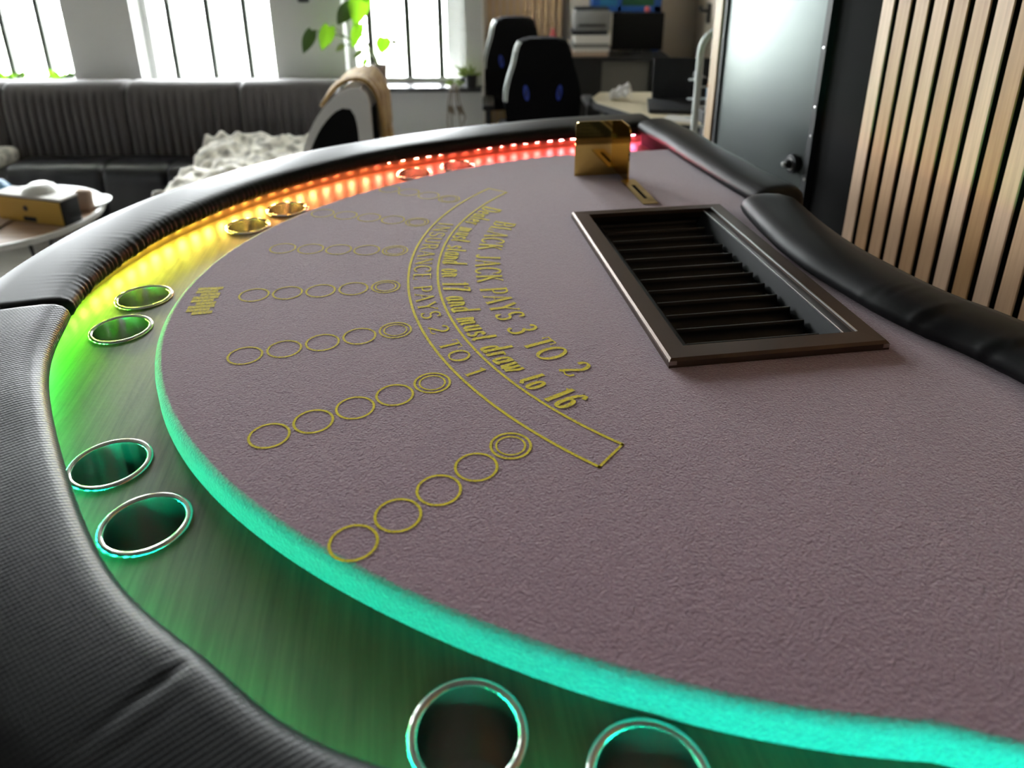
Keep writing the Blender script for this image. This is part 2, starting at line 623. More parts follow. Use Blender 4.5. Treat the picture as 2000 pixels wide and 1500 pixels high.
def inset(poly, d):
    out = []
    n = len(poly)
    for i in range(n):
        a, b, c_ = Vector(poly[i - 1]), Vector(poly[i]), Vector(poly[(i + 1) % n])
        n1 = Vector((-(b - a).y, (b - a).x)).normalized()
        n2 = Vector((-(c_ - b).y, (c_ - b).x)).normalized()
        nn = (n1 + n2).normalized()
        out.append(tuple(b + nn * d / max(nn.dot(n1), .4)))
    return out


# outline runs clockwise or counter-clockwise: find inward sign
area = sum(fo[i - 1][0] * fo[i][1] - fo[i][0] * fo[i - 1][1] for i in range(len(fo)))
sg = 1 if area > 0 else -1
rr = .009
loops = []
for k in range(7):
    a = math.pi / 2 * k / 6
    loops.append((inset(fo, sg * (rr - rr * math.sin(a))), ZF - rr + rr * math.cos(a)))
loops.append((fo, ZW))
V, F = fill2d(loops[0][0], [tr_hole], ZF)
b0 = len(V)
for lp, z in loops:
    V += [(p[0], p[1], z) for p in lp]
n = len(fo)
for j in range(len(loops) - 1):
    for i in range(n):
        F.append([b0 + j * n + i, b0 + j * n + (i + 1) % n, b0 + (j + 1) * n + (i + 1) % n, b0 + (j + 1) * n + i])
felt = obj('felt', V, F, 'felt', T)
smooth_by_angle(felt, 50)

# --- printing on the felt -------------------------------------------
ZP = ZF + .0004


def ring_mesh(r0, r1, n=40):
    V, F = [], []
    for i in range(n):
        a = 2 * math.pi * i / n
        V += [(r0 * math.cos(a), r0 * math.sin(a), 0), (r1 * math.cos(a), r1 * math.sin(a), 0)]
    for i in range(n):
        j = (i + 1) % n
        F.append([2 * i, 2 * i + 1, 2 * j + 1, 2 * j])
    return V, F


ROWS = [215.7, 203.1, 191.2, 179.6, 168.0, 156.6, 145.0]
cache = {}
for ri, ang in enumerate(ROWS):
    mm = 'print' if ri < 2 else ('print_worn' if ri < 4 else 'print_faded')
    for k in range(5):
        r_ = .698 + .0487 * k
        key = (mm, k == 0)
        if ri == 6 and k == 4: continue
        p = (r_ * math.cos(R(ang)), r_ * math.sin(R(ang)), ZP)
        if key not in cache:
            V, F = ring_mesh(.0197, .0226)
            if k == 0:
                V2, F2 = ring_mesh(.0142, .0164)
                F += [[i + len(V) for i in f] for f in F2]; V += V2
            cache[key] = o = obj('betting_circle', V, F, mm, felt)
        else:
            o = cache[key].copy(); C.objects.link(o); o.parent = felt
        o.location = p


def arc_line(r0, r1, a0, a1, n, V, F):
    b = len(V)
    for i in range(n + 1):
        a = R(a0 + (a1 - a0) * i / n)
        V += [(r0 * math.cos(a), r0 * math.sin(a), ZP), (r1 * math.cos(a), r1 * math.sin(a), ZP)]
    for i in range(n):
        F.append([b + 2 * i, b + 2 * i + 1, b + 2 * i + 3, b + 2 * i + 2])


V, F = [], []
A0, A1 = 136.6, 223.4
arc_line(.6160, .6197, A0, A1, 120, V, F)
arc_line(.6620, .6657, A0, A1, 120, V, F)
da = math.degrees(.003 / .64)
arc_line(.6165, .6655, A0, A0 + da, 2, V, F)
arc_line(.6165, .6655, A1 - da, A1, 2, V, F)
obj('insurance_band', V, F, 'print', felt)


# stroke lettering: each glyph = advance width + strokes (polyline, weight)
def arc(cx, cy, rx, ry, a0, a1, n=14):
    return [(cx + rx * math.cos(R(a0 + (a1 - a0) * i / n)), cy + ry * math.sin(R(a0 + (a1 - a0) * i / n))) for i in range(n + 1)]


def sf(x, y, w=.13):
    return ([(x - w, y), (x + w, y)], .35)


G = {}
G[' '] = (.45, [])
G['A'] = (.82, [([(.08, 0), (.41, 1)], .5), ([(.41, 1), (.74, 0)], 1), ([(.2, .36), (.62, .36)], .4), sf(.08, 0), sf(.74, 0)])
G['B'] = (.72, [([(.16, 0), (.16, 1)], 1), ([(.05, 1), (.38, 1)] + arc(.38, .76, .22, .24, 90, -90) + [(.16, .52)], .8), ([(.38, .52)] + arc(.38, .26, .27, .26, 90, -90) + [(.05, 0)], .8)])
G['C'] = (.80, [(arc(.44, .5, .36, .5, 42, 318, 22), .9), ([(.71, .68), (.71, .95)], .4)])
G['E'] = (.70, [([(.16, 0), (.16, 1)], 1), ([(.05, 1), (.62, 1), (.62, .82)], .45), ([(.05, 0), (.64, 0), (.64, .2)], .45), ([(.16, .52), (.46, .52)], .45)])
G['I'] = (.40, [([(.2, 0), (.2, 1)], 1), sf(.2, 0, .14), sf(.2, 1, .14)])
G['J'] = (.55, [([(.36, 1), (.36, .2)] + arc(.2, .2, .16, .2, 0, -150, 10), .9), sf(.36, 1, .15)])
G['K'] = (.80, [([(.16, 0), (.16, 1)], 1), ([(.66, 1), (.16, .42)], .5), ([(.32, .58), (.72, 0)], 1), sf(.16, 0), sf(.16, 1), sf(.66, 1, .1), sf(.72, 0, .1)])
G['L'] = (.66, [([(.16, 0), (.16, 1)], 1), ([(.05, 0), (.6, 0), (.6, .22)], .45), sf(.16, 1)])
G['N'] = (.84, [([(.14, 0), (.14, 1)], .5), ([(.14, 1), (.70, 0)], 1), ([(.70, 0), (.70, 1)], .5), sf(.14, 0, .1), sf(.12, 1, .1), sf(.70, 1, .1)])
G['O'] = (.88, [(arc(.44, .5, .36, .5, 0, 360, 30), .9)])
G['P'] = (.68, [([(.16, 0), (.16, 1)], 1), ([(.05, 1), (.36, 1)] + arc(.36, .73, .25, .27, 90, -90) + [(.16, .46)], .8), sf(.16, 0)])
G['R'] = (.78, [([(.16, 0), (.16, 1)], 1), ([(.05, 1), (.36, 1)] + arc(.36, .75, .24, .25, 90, -90) + [(.16, .5)], .8), ([(.36, .5), (.72, 0)], .9), sf(.16, 0), sf(.72, 0, .08)])
G['S'] = (.64, [(arc(.32, .74, .22, .26, 30, 270, 16) + arc(.32, .25, .25, .25, 90, -150, 16), .85), ([(.51, .78), (.53, .98)], .4), ([(.09, .22), (.08, .02)], .4)])
G['T'] = (.74, [([(.37, 0), (.37, 1)], 1), ([(.06, .78), (.06, 1), (.68, 1), (.68, .78)], .45), sf(.37, 0)])
G['U'] = (.82, [([(.15, 1), (.15, .3)] + arc(.41, .3, .26, .3, 180, 360) + [(.67, 1)], .85), sf(.15, 1, .12), sf(.67, 1, .12)])
G['Y'] = (.80, [([(.06, 1), (.40, .48)], 1), ([(.74, 1), (.40, .48)], .5), ([(.40, .48), (.40, 0)], 1), sf(.08, 1, .1), sf(.72, 1, .1), sf(.40, 0)])
G['1'] = (.48, [([(.26, 0), (.26, 1), (.1, .86)], .95), sf(.26, 0, .15)])
G['2'] = (.68, [(arc(.33, .72, .24, .28, 165, -35, 14) + [(.08, .04)], .9), ([(.08, .04), (.24, .10), (.42, .02), (.60, .06), (.64, .2)], .6)])
G['3'] = (.66, [(arc(.30, .77, .22, .23, 150, -90, 12), .9), (arc(.30, .27, .27, .27, 90, -150, 14), .9)])
G['D'] = (.84, [([(.16, 0), (.16, 1)], 1), ([(.05, 1), (.36, 1)] + arc(.36, .5, .38, .5, 90, -90, 18) + [(.05, 0)], .85)])
xh = .58
G['e'] = (.50, [([(.08, .30), (.42, .34)] + arc(.25, .32, .17, .26, 5, 310, 16), .75)])
G['a'] = (.54, [(arc(.24, .28, .17, .28, 40, 330, 14), .75), ([(.42, .58), (.40, .12), (.50, .02)], .8)])
G['l'] = (.30, [([(.14, 1), (.12, .12), (.24, .02)], .85)])
G['r'] = (.40, [([(.10, 0), (.12, .58)], .85), ([(.12, .36), (.24, .56), (.38, .54)], .6)])
G['m'] = (.80, [([(.08, 0), (.10, .58)], .85), ([(.10, .36), (.22, .56), (.34, .5), (.36, 0)], .75), ([(.36, .36), (.5, .56), (.62, .5), (.62, .1), (.74, .02)], .75)])
G['u'] = (.56, [([(.08, .58), (.10, .14), (.22, .02), (.36, .12), (.42, .30)], .8), ([(.42, .58), (.42, .1), (.52, .02)], .85)])
G['s'] = (.42, [(arc(.21, .43, .13, .15, 20, 270, 10) + arc(.21, .14, .15, .14, 90, -150, 10), .75)])
G['t'] = (.36, [([(.15, .85), (.13, .12), (.28, .02)], .85), ([(.02, .58), (.30, .58)], .45)])
G['n'] = (.56, [([(.08, 0), (.10, .58)], .85), ([(.10, .36), (.24, .56), (.38, .5), (.40, .1), (.52, .02)], .8)])
G['d'] = (.56, [(arc(.24, .28, .17, .28, 40, 330, 14), .75), ([(.42, 1), (.40, .12), (.52, .02)], .85)])
G['o'] = (.50, [(arc(.25, .29, .18, .29, 0, 360, 18), .75)])
G['w'] = (.76, [([(.06, .58), (.12, .06), (.22, .02), (.36, .3)], .8), ([(.36, .56), (.40, .06), (.50, .02), (.68, .4), (.66, .58)], .75)])
G['7'] = (.56, [([(.06, .82), (.08, .98), (.52, .98)], .7), ([(.52, .98), (.30, .5), (.24, 0)], 1)])
G['6'] = (.62, [([(.54, .84), (.48, .97), (.36, .98), (.20, .82), (.10, .56)] + arc(.30, .29, .21, .29, 160, 480, 22), .85)])


def lettering(name, text, a0, a1, rbase, H, thick, m, shear=0.0):
    adv = [G[ch][0] + .13 for ch in text]
    tot = sum(adv)
    V, F = [], []

    lift = [0, 0]

    def put(gx, gy):
        gx += shear * gy
        a = R(a0 + (a1 - a0) * gx / tot)
        r_ = rbase - gy * H
        return (r_ * math.cos(a), r_ * math.sin(a), ZP + lift[0] * .00003 + lift[1] * .000006)
    # horizontal unit relative to vertical unit, for even stroke widths
    hx = R(a1 - a0) * rbase / tot / H
    x0 = 0
    for ch, ad in zip(text + ' ', adv + [0]):
        if ch == ' ' and V:
            obj(name, V, F, m, felt)
            V, F = [], []
        for st, wgt in G[ch][1]:
            P = [Vector(p) for p in st]
            lift[0] = (lift[0] + 1) % 9
            b = len(V)
            for i, p in enumerate(P):
                t = P[min(i + 1, len(P) - 1)] - P[max(i - 1, 0)]
                t = Vector((t.x * hx, t.y))
                if t.length < 1e-6: t = Vector((1, 0))
                t.normalize()
                wd_ = thick * (.45 + .55 * abs(t.y)) * (wgt if len(P) == 2 else max(wgt, .5)) / 2
                nn = Vector((-t.y / hx, t.x)) * wd_
                e = Vector((t.x / hx, t.y)) * (wd_ * .3 if i == len(P) - 1 else (-wd_ * .3 if i == 0 else 0))
                lift[1] = i
                V.append(put(x0 + p.x + nn.x + e.x, p.y + nn.y + e.y))
                V.append(put(x0 + p.x - nn.x + e.x, p.y - nn.y + e.y))
            for i in range(len(P) - 1):
                F.append([b + 2 * i, b + 2 * i + 1, b + 2 * i + 3, b + 2 * i + 2])
        x0 += ad


lettering('insurance_lettering', 'INSURANCE PAYS 2 TO 1', 155.8, 204.8, .6555, .0265, .18, 'print')
lettering('dealer_lettering', 'Dealer must stand on 17 and must draw to 16', 145.6, 215.6, .611, .039, .19, 'print', .22)
lettering('payout_lettering', 'BLACK JACK PAYS 3 TO 2', 152.2, 211.6, .557, .039, .17, 'print', .08)
# small worn emblem at the felt edge
V, F = [], []
for k in range(9):
    a = 177.4 + k * .60
    sk = .010 * math.sin(k * 2.1)
    r0, r1 = .944 + max(0, sk) * .6, .981 - max(0, -sk)
    arc_line(r0, r1, a, a + .54, 2, V, F)
obj('emblem', V, F, 'print_worn', felt)

# --- padded rails ----------------------------------------------------
PROF = [(.013, .9445), (.004, .9500), (.0, .957), (.0015, .9665), (.007, .9735), (.016, .9775), (.030, .9793), (.060, .9797), (.100, .9793), (.126, .9765), (.142, .968), (.150, .950), (.150, .915), (.146, .885), (.125, .878), (.048, .878), (.047, .9445)]


def loft(name, path, nrm, prof, m, parent, fn=None, round0=0, round1=0):
    """sweep prof (distance outward, height) along path; round0/1 = length of a rounded end"""
    L = [0]
    for i in range(1, len(path)): L.append(L[-1] + (path[i] - path[i - 1]).length)
    tot = L[-1]
    V, F = [], []
    n = len(prof)
    cd = sum(p[0] for p in prof) / n
    cz = .955
    for i, p in enumerate(path):
        k = 1.0
        if round0 and L[i] < round0: k = math.sqrt(max(0, 1 - (1 - L[i] / round0) ** 2))
        if round1 and tot - L[i] < round1: k = math.sqrt(max(0, 1 - (1 - (tot - L[i]) / round1) ** 2))
        k = .75 + .25 * k
        for j, (d, z) in enumerate(prof):
            dd, zz = cd + (d - cd) * k, (cz + (z - cz) * k if z > cz else z)
            if fn:
                a, b = fn(L[i], tot, d, z, p)
                dd += a; zz += b
            q = p + nrm[i] * dd
            V.append((q.x, q.y, zz))
    for i in range(len(path) - 1):
        for j in range(n - 1):
            F.append([i * n + j, i * n + j + 1, (i + 1) * n + j + 1, (i + 1) * n + j])
        F.append([i * n + n - 1, i * n, (i + 1) * n, (i + 1) * n + n - 1])
    F.append(list(range(n))); F.append([(len(path) - 1) * n + j for j in range(n)][::-1])
    o = obj(name, V, F, m, parent)
    smooth_by_angle(o, 60)
    return o


def ruffle(amp, freq):
    def fn(s, tot, d, z, p):
        w = math.exp(-((d - .0) / .022) ** 2) * (1 if z < .982 else .5)
        ph = phi_of(p)
        env = .25 + .75 * math.exp(-((ph - 16) / 20) ** 2)
        q = math.sin(s * freq + d * 90 + 5.5 * noise.noise(Vector((s * 26, 0, 1)))) * (.5 + 1.3 * noise.noise(Vector((s * 55, 3, 0))))
        g = noise.noise(Vector((s * 6, d * 9, 2))) * .0012
        return amp * env * w * q + g, amp * .5 * env * w * q + g * .6
    return fn


isplit = min(range(NR), key=lambda i: abs(phi_of(rail_path[i]) + 1.8))


def near_fn(s, tot, d, z, p):
    g = noise.noise(Vector((s * 7, d * 11, 5))) * .0016
    # a short crease across the near part of the rail
    ph = phi_of(p)
    c_ = -.0035 * math.exp(-((ph + 50.5 + (d - .03) * 60) / .45) ** 2) * math.exp(-((d - .035) / .02) ** 2)
    return 0, g * (1 if z > .97 else .3) + c_


rl = loft('rail_pad', rail_path[:isplit], rail_nrm[:isplit], PROF, 'vinyl_carbon', T, near_fn, 0, .012)
rl['label'] = 'ribbed black vinyl rail pad of the near side'
rl = loft('rail_pad', rail_path[isplit:], rail_nrm[isplit:], PROF, 'vinyl', T, ruffle(.0024, 520), .012, 0)
rl['label'] = 'smooth black vinyl rail pad of the far side, gathered along its lower edge'
# dealer side: far straight piece and bulging middle piece
DP = [(.014, ZF), (.004, ZF + .006), (.0, ZF + .014), (.003, ZF + .023), (.012, ZF + .031), (.028, ZF + .037), (.05, ZF + .039), (.075, ZF + .038), (.097, ZF + .032), (.110, ZF + .02), (.114, ZF + .002), (.114, .90), (.105, .885), (.02, .885)]
far_pts = spline([(-.035, .86), (-.026, .78), (-.018, .705), (-.010, .545), (.001, .40), (.011, .297), (.017, .246)], 160)
nf = [-n_ for n_ in normals(far_pts)]
if nf[0].x < 0: nf = [-n_ for n_ in nf]
loft('rail_pad', far_pts, nf, DP, 'vinyl', T, lambda s, t, d, z, p: (0, .0010 * noise.noise(Vector((s * 9, d * 8, 9)))), 0, .02)
mid_pts = spline([(-.026, .243), (-.037, .165), (-.045, .09), (-.049, .022), (-.047, -.05), (-.038, -.118), (-.024, -.20), (-.004, -.262), (.020, -.315), (.042, -.39), (.058, -.49), (.068, -.64), (.07, -.88)], 420)
nm = normals(mid_pts)
if nm[0].x < 0: nm = [-n_ for n_ in nm]


def crease(s, tot, d, z, p):
    y = p[1]
    g = .0008 * noise.noise(Vector((s * 10, d * 10, 4)))
    for yc, sk, am in ((-.27, .5, .0018), (-.36, .7, .0020), (-.20, .9, .0008), (-.45, .6, .0015)):
        t = (y - yc + (d - .03) * sk)
        g += am * (math.exp(-(t / .006) ** 2) - .8 * math.exp(-((t + .010) / .007) ** 2)) * math.exp(-((d - .02) / .04) ** 2)
    return -g * .6, g


DPm = [(d * 1.03, z if z <= ZF else ZF + (z - ZF) * 1.05) for d, z in DP]
loft('rail_pad', mid_pts, nm, DPm, 'vinyl', T, crease, .035, 0)
# table body below
V, F = [], []
body = inset(track_outer, .05 * (1 if sum(track_outer[i - 1][0] * track_outer[i][1] - track_outer[i][0] * track_outer[i - 1][1] for i in range(len(track_outer))) > 0 else -1))
body = body[::4]
n = len(body)
V = [(p[0], p[1], .80) for p in body] + [(p[0], p[1], .899) for p in body]
F = [list(range(n))[::-1]] + [[i, (i + 1) % n, n + (i + 1) % n, n + i] for i in range(n)]
obj('apron', V, F, 'black_matte', T)
for y in (-.42, .42):
    box('leg', (-.55, y - .05, 0), (-.15, y + .05, .80), 'black', T, bev=.01)
    box('foot', (-.70, y - .07, 0), (.0, y + .07, .05), 'black', T, bev=.01)

# --- light strip -----------------------------------------------------
L = [0]
for i in range(1, NR): L.append(L[-1] + (rail_path[i] - rail_path[i - 1]).length)
V, F = [], []
for i in range(0, NR, 4):
    p = rail_path[i] + rail_nrm[i] * .0345
    q = rail_path[i] + rail_nrm[i] * .036
    V += [(p.x, p.y, .9365), (p.x, p.y, .9443), (q.x, q.y, .9443), (q.x, q.y, .9365)]
n = len(V) // 4
for i in range(n - 1):
    for j in range(4):
        F.append([4 * i + j, 4 * i + (j + 1) % 4, 4 * i + 4 + (j + 1) % 4, 4 * i + 4 + j])
strip = obj('led_strip', V, F, 'led_tape', T, True)
import colorsys
HUE = [(-110, .445), (-40, .440), (-24, .425), (-14, .395), (-6, .36), (2, .30), (8, .24), (14, .19), (22, .155), (34, .105), (46, .065), (60, .040), (74, .015), (84, -.0), (96, -.015), (104, -.04), (112, -.09), (120, -.12)]
led_m = {}


def led_mat(h):
    key = round(h * 60)
    if key not in led_m:
        r_, g_, b_ = colorsys.hsv_to_rgb((key / 60) % 1, 1, 1)
        m = bpy.data.materials.new('led_light_%d' % key)
        m.use_nodes = True
        b = m.node_tree.nodes['Principled BSDF']
        b.inputs['Base Color'].default_value = (.8, .8, .8, 1)
        b.inputs['Emission Color'].default_value = (r_ ** 1.6 + (.07 if g_ > .9 and b_ < .55 else .004), g_ ** 1.6 + .004 + .13 * r_, b_ ** 1.6 + .03 + .08 * r_, 1)
        b.inputs['Emission Strength'].default_value = LED_POWER
        led_m[key] = m
    return led_m[key]


LED_POWER = 150.0
led_mesh = {}
step = .0333
k = 0
i = 0
while True:
    s = .04 + k * step
    if s > L[-1] - .01: break
    while L[i] < s: i += 1
    p = rail_path[i] + rail_nrm[i] * .0338
    a = math.atan2(rail_nrm[i].y, rail_nrm[i].x)
    mt = led_mat(lerp_table(HUE, phi_of(p)))
    if mt.name not in led_mesh:
        o = box('led', (-.0008, -.005, -.0022), (.0008, .005, .0022), mt, strip)
        led_mesh[mt.name] = o
    else:
        o = led_mesh[mt.name].copy(); C.objects.link(o); o.parent = strip
    o.location = (p.x, p.y, .9404)
    o.rotation_euler = (0, 0, a)
    k += 1

# --- cup holders -------------------------------------------------------
CUPL = ['steel cup holder at the bottom of the photo, its glowing floor visible', 'steel cup holder nearest the lower edge of the photo, cut off by it',
        'large green lit steel cup holder, lower of the left pair beside the ribbed rail', 'green lit steel cup holder, upper of the near left pair',
        'steel cup holder in the olive green zone, nearer of its pair below the rail seam', 'steel cup holder in the olive green zone, farther of its pair below the rail seam',
        'steel cup holder in the yellow orange zone, nearer of its pair', 'steel cup holder in the yellow orange zone, farther of its pair',
        'steel cup holder in the red zone, nearer of the farthest pair', 'steel cup holder in the red zone, farthest of all']
CUPPROF = [(.0395, -.003), (.0425, -.001), (.0436, .0008), (.0430, .0024), (.0405, .0034), (.0378, .0030), (.0366, .0012), (.0362, -.002), (.0360, -.075), (.034, -.079), (0, -.080)]
for (x, y), lb in zip(CUPS, CUPL):
    c_ = troot('cup_holder', lb, 'cup holder', 'steel cup holders in the table track', x, y, ZW)
    lathe('cup', CUPPROF[6:] , 'steel', c_, seg=48)
    lathe('rim', CUPPROF[:7], 'steel_rim', c_, seg=48)

# --- chip tray ---------------------------------------------------------
CT = troot('chip_tray', 'bronze framed black chip tray sunk into the mauve felt', 'chip tray')
x0, x1, y0, y1 = -.3505, -.0535, -.2865, .2560
ix0, ix1, iy0, iy1 = -.3210, -.0800, -.2545, .2370


def mitre(name, quad, m):
    """one mitred frame bar; quad = outer a, outer b, inner b, inner a"""
    a, b, c_, d = [Vector(q) for q in quad]
    mid = (c_ + d) / 2 - (a + b) / 2
    wv = mid.normalized()
    bev = .004
    V = [(*a, ZF - .002), (*b, ZF - .002), (*a, ZF + .0085), (*b, ZF + .0085)]
    a2 = a + (d - a) * .12; b2 = b + (c_ - b) * .12
    V += [(*a2, ZF + .012), (*b2, ZF + .012), (*d, ZF + .0115), (*c_, ZF + .0115), (*d, ZF - .006), (*c_, ZF - .006)]
    F = [[0, 1, 3, 2], [2, 3, 5, 4], [4, 5, 7, 6], [6, 7, 9, 8], [8, 9, 1, 0], [0, 2, 4, 6, 8], [1, 3, 5, 7, 9]]
    return obj(name, V, F, m, CT)


co = [(x0, y0), (x1, y0), (x1, y1), (x0, y1)]
ci = [(ix0, iy0), (ix1, iy0), (ix1, iy1), (ix0, iy1)]
for i in range(4):
    j = (i + 1) % 4
    mitre('frame_bar', [co[i], co[j], ci[j], ci[i]], 'bronze')
# bare outer edge on the player side
e = boxes('worn_edge', [((x0 - .0005, y0 + .004, ZF + .0076), (x0 + .0010, y1 - .002, ZF + .0091))], 'bronze_edge', CT)
# small chips of bare metal at the near corners
box('worn_corner', (x0 + .0005, y0 - .0006, ZF + .004), (x0 + .010, y0 + .0012, ZF + .0092), 'bronze_edge', CT)
box('worn_corner', (x1 - .009, y0 - .0006, ZF + .003), (x1 - .0005, y0 + .001, ZF + .0085), 'bronze_edge', CT)
# tub: near/far walls, sloped side walls, lip lines, rows
yA, yB = iy0, iy1
rowN = 12
pitch = (yB - yA) / rowN
xa, xb = -.298, -.108
ZR, ZB = .938, .9165
obj('tub_wall', [(ix0, yA, ZF + .004), (ix0, yB, ZF + .004), (xa, yB, ZR - .002), (xa, yA, ZR - .002)], [[0, 1, 2, 3]], 'tray', CT)
obj('tub_wall', [(-.0945, yA, ZF + .006), (-.0945, yB, ZF + .006), (xb, yB, ZR - .012), (xb, yA, ZR - .012)], [[0, 1, 2, 3]], 'tray_slope', CT)
box('tub_wall', (ix0, yA - .003, .90), (ix1, yA, ZF + .004), 'tray', CT)
box('tub_wall', (ix0, yB, .90), (ix1, yB + .003, ZF + .004), 'tray', CT)
boxes('tub_ledge', [((-.0945, yA, ZF - .002), (ix1, yB, ZF + .0055))], 'tray', CT)
boxes('lip_edge', [((-.0957, yA, ZF + .0045), (-.0940, yB, ZF + .0068))], 'silver', CT)
boxes('lip_edge', [((ix1 - .0012, yA, ZF + .0100), (ix1 + .0006, yB, ZF + .0122))], 'silver', CT)
row = None
for k in range(rowN):
    yc = yA + pitch * (k + .5)
    if row is None:
        V, F = [], []
        ns = 14
        prof = [(-pitch / 2, ZR - .0008), (-pitch / 2 + .0012, ZR)]
        for i in range(ns + 1):
            a = math.pi * (1 + i / ns)
            prof.append(((pitch / 2 - .0022) * math.cos(a), ZR - .001 + (ZR - ZB) * math.sin(a)))
        prof += [(pitch / 2 - .0012, ZR), (pitch / 2, ZR - .0008)]
        for x in (xa, xb):
            V += [(x, y, z) for y, z in prof]
        n = len(prof)
        F = [[i, i + 1, n + i + 1, n + i] for i in range(n - 1)]
        # end wall plates close the row
        V += [(xa, -pitch / 2, .905), (xa, pitch / 2, .905), (xb, -pitch / 2, .905), (xb, pitch / 2, .905)]
        F += [list(range(n)) + [2 * n + 1, 2 * n], list(range(n, 2 * n)) + [2 * n + 3, 2 * n + 2]]
        row = obj('chip_row', V, F, 'tray', CT)
        smooth_by_angle(row, 50)
        o = row
    else:
        o = row.copy(); C.objects.link(o); o.parent = CT
    o.location = (0, yc, 0)
M['ridge_highlight'] = mat('tray_ridge_highlight', (.10, .105, .11), .35)  # paler than the tray: paints the thin highlight along each row boundary
rg = None
for k in range(1, rowN):
    if rg is None:
        rg = box('ridge_highlight', (xa, -.0006, ZR - .0012), (xb, .0006, ZR + .0003), 'ridge_highlight', CT); o = rg
    else:
        o = rg.copy(); C.objects.link(o); o.parent = CT
    o.location = (0, yA + pitch * k, 0)
box('tub_floor', (ix0, yA, .895), (ix1, yB, .904), 'tray', CT)

# --- gold discard holder ----------------------------------------------
DH = troot('discard_holder', 'gold mirror discard holder of two upright panels standing on the felt', 'card holder')


def rounded_panel(w, h, r0, r1, n=8):
    p = [(0, 0), (w, 0)]
    if r1: p += [(w - r1 + r1 * math.cos(a), h - r1 + r1 * math.sin(a)) for a in [math.pi / 2 * i / n for i in range(n + 1)]]
    else: p.append((w, h))
    if r0: p += [(r0 + r0 * math.cos(a), h - r0 + r0 * math.sin(a)) for a in [math.pi / 2 + math.pi / 2 * i / n for i in range(n + 1)]]
    else: p.append((0, h))
    return p


HZ = .122
prism('back_panel', [(-.285 + a, ZF + b) for a, b in rounded_panel(.101, HZ, .010, 0)], 'y', .512, .515, 'gold', DH)
prism('side_panel', [(.446 + a, ZF + b) for a, b in rounded_panel(.069, HZ, .014, 0)], 'x', -.184, -.181, 'gold', DH)

# --- brass drop slot ----------------------------------------------------
BS = troot('drop_slot', 'flat brass plate with a dark money slot between gold holder and chip tray', 'slot plate')
pl = [(-.193, .306), (-.162, .306), (-.162, .462), (-.193, .462)]
ho = [(-.1815, .335), (-.1735, .335), (-.1735, .425), (-.1815, .425)]
V, F = fill2d(pl, [ho], ZF + .0022)
V0 = len(V)
V += [(x, y, ZF) for x, y in pl] + [(x, y, ZF + .0022) for x, y in pl] + [(x, y, ZF + .0022) for x, y in ho] + [(x, y, ZF + .0005) for x, y in ho]
for i in range(4):
    j = (i + 1) % 4
    F.append([V0 + i, V0 + j, V0 + 4 + j, V0 + 4 + i]); F.append([V0 + 8 + i, V0 + 8 + j, V0 + 12 + j, V0 + 12 + i])
obj('plate', V, F, 'brass', BS)
obj('slot', [(x, y, ZF + .0006) for x, y in ho], [[0, 1, 2, 3]], 'black_matte', BS)

# =================================================================== background
# --- grey channel tufted sofa below the windows ----------------------------
SO = empty('sofa', (-2.2, 3.85, 0), 0, 'long grey velvet sofa with vertical channel tufting below the windows', 'sofa')
bx = [-3.40, -2.62, -1.985, -1.400, -.90]
for a, b in zip(bx, bx[1:]):
    # cushion front with vertical channels
    V, F = [], []
    nx = int((b - a) / .0055)
    prof = [(.0, .30), (.0, .42), (.0, .52), (.002, .60), (.008, .66), (.02, .705), (.045, .735), (.085, .748), (.15, .745), (.20, .73), (.22, .60), (.22, .30)]
    for i in range(nx + 1):
        x = a + .004 + (b - a - .008) * i / nx
        e = min(x - a, b - x)
        ed = .020 * max(0, 1 - e / .03) ** 2
        for j, (d, z) in enumerate(prof):
            ch = (.020 * abs(math.sin((x - a) * math.pi / .045)) ** .7) if z < .68 and d < .02 and e > .04 else .012
            V.append((x + 2.2, d + ed - ch, z - ed * .6 * (1 if z > .6 else 0)))
    n = len(prof)
    for i in range(nx):
        for j in range(n - 1):
            F.append([i * n + j, i * n + j + 1, (i + 1) * n + j + 1, (i + 1) * n + j])
    F.append(list(range(n))); F.append([nx * n + j for j in range(n)])
    o = obj('back_cushion', V, F, 'sofa', SO, True)
box('base', (-1.20, -.27, .04), (1.28, .20, .27), 'sofa', SO, bev=.03)
box('seat', (-1.20, -.28, .26), (1.28, .0, .36), 'sofa', SO, bev=.035, seg=3)
for x in (-1.1, 1.18):
    for y in (-.2, .12):
        box('leg', (x - .03, y - .03, 0), (x + .03, y + .03, .05), 'black', SO)

# black leather seat covers (three in a row) along the sofa front
for i, (a, b) in enumerate(((-2.50, -2.02), (-2.015, -1.70), (-1.695, -1.50))):
    V, F = [], []
    prof = [(3.83, .375), (3.74, .392), (3.66, .400), (3.60, .398), (3.555, .385), (3.535, .355), (3.53, .30), (3.53, .20), (3.53, .08), (3.545, .08), (3.546, .30)]
    nx = 26
    for k in range(nx + 1):
        x = a + (b - a) * k / nx
        e = min(x - a, b - x)
        for j, (y, z) in enumerate(prof):
            ed = .018 * max(0, 1 - e / .025) ** 2
            wv = .006 * noise.noise(Vector((x * 14, z * 3, 1 + i)))
            V.append((x, y + ed + wv * (1 if j > 3 else .2), z - ed * .7 * (1 if z > .1 else 0)))
    n = len(prof)
    for k in range(nx):
        for j in range(n - 1):
            F.append([k * n + j, k * n + j + 1, (k + 1) * n + j + 1, (k + 1) * n + j])
    o = obj('seat_cover', V, F, 'leather', None, True)
    tag(o, ['black leather cover on the sofa seat, widest and leftmost of the row', 'black leather cover on the sofa seat, middle of the row', 'black leather cover on the sofa seat, narrow one beside the cream throw'][i], 'seat cover', 'black covers on the sofa seat')
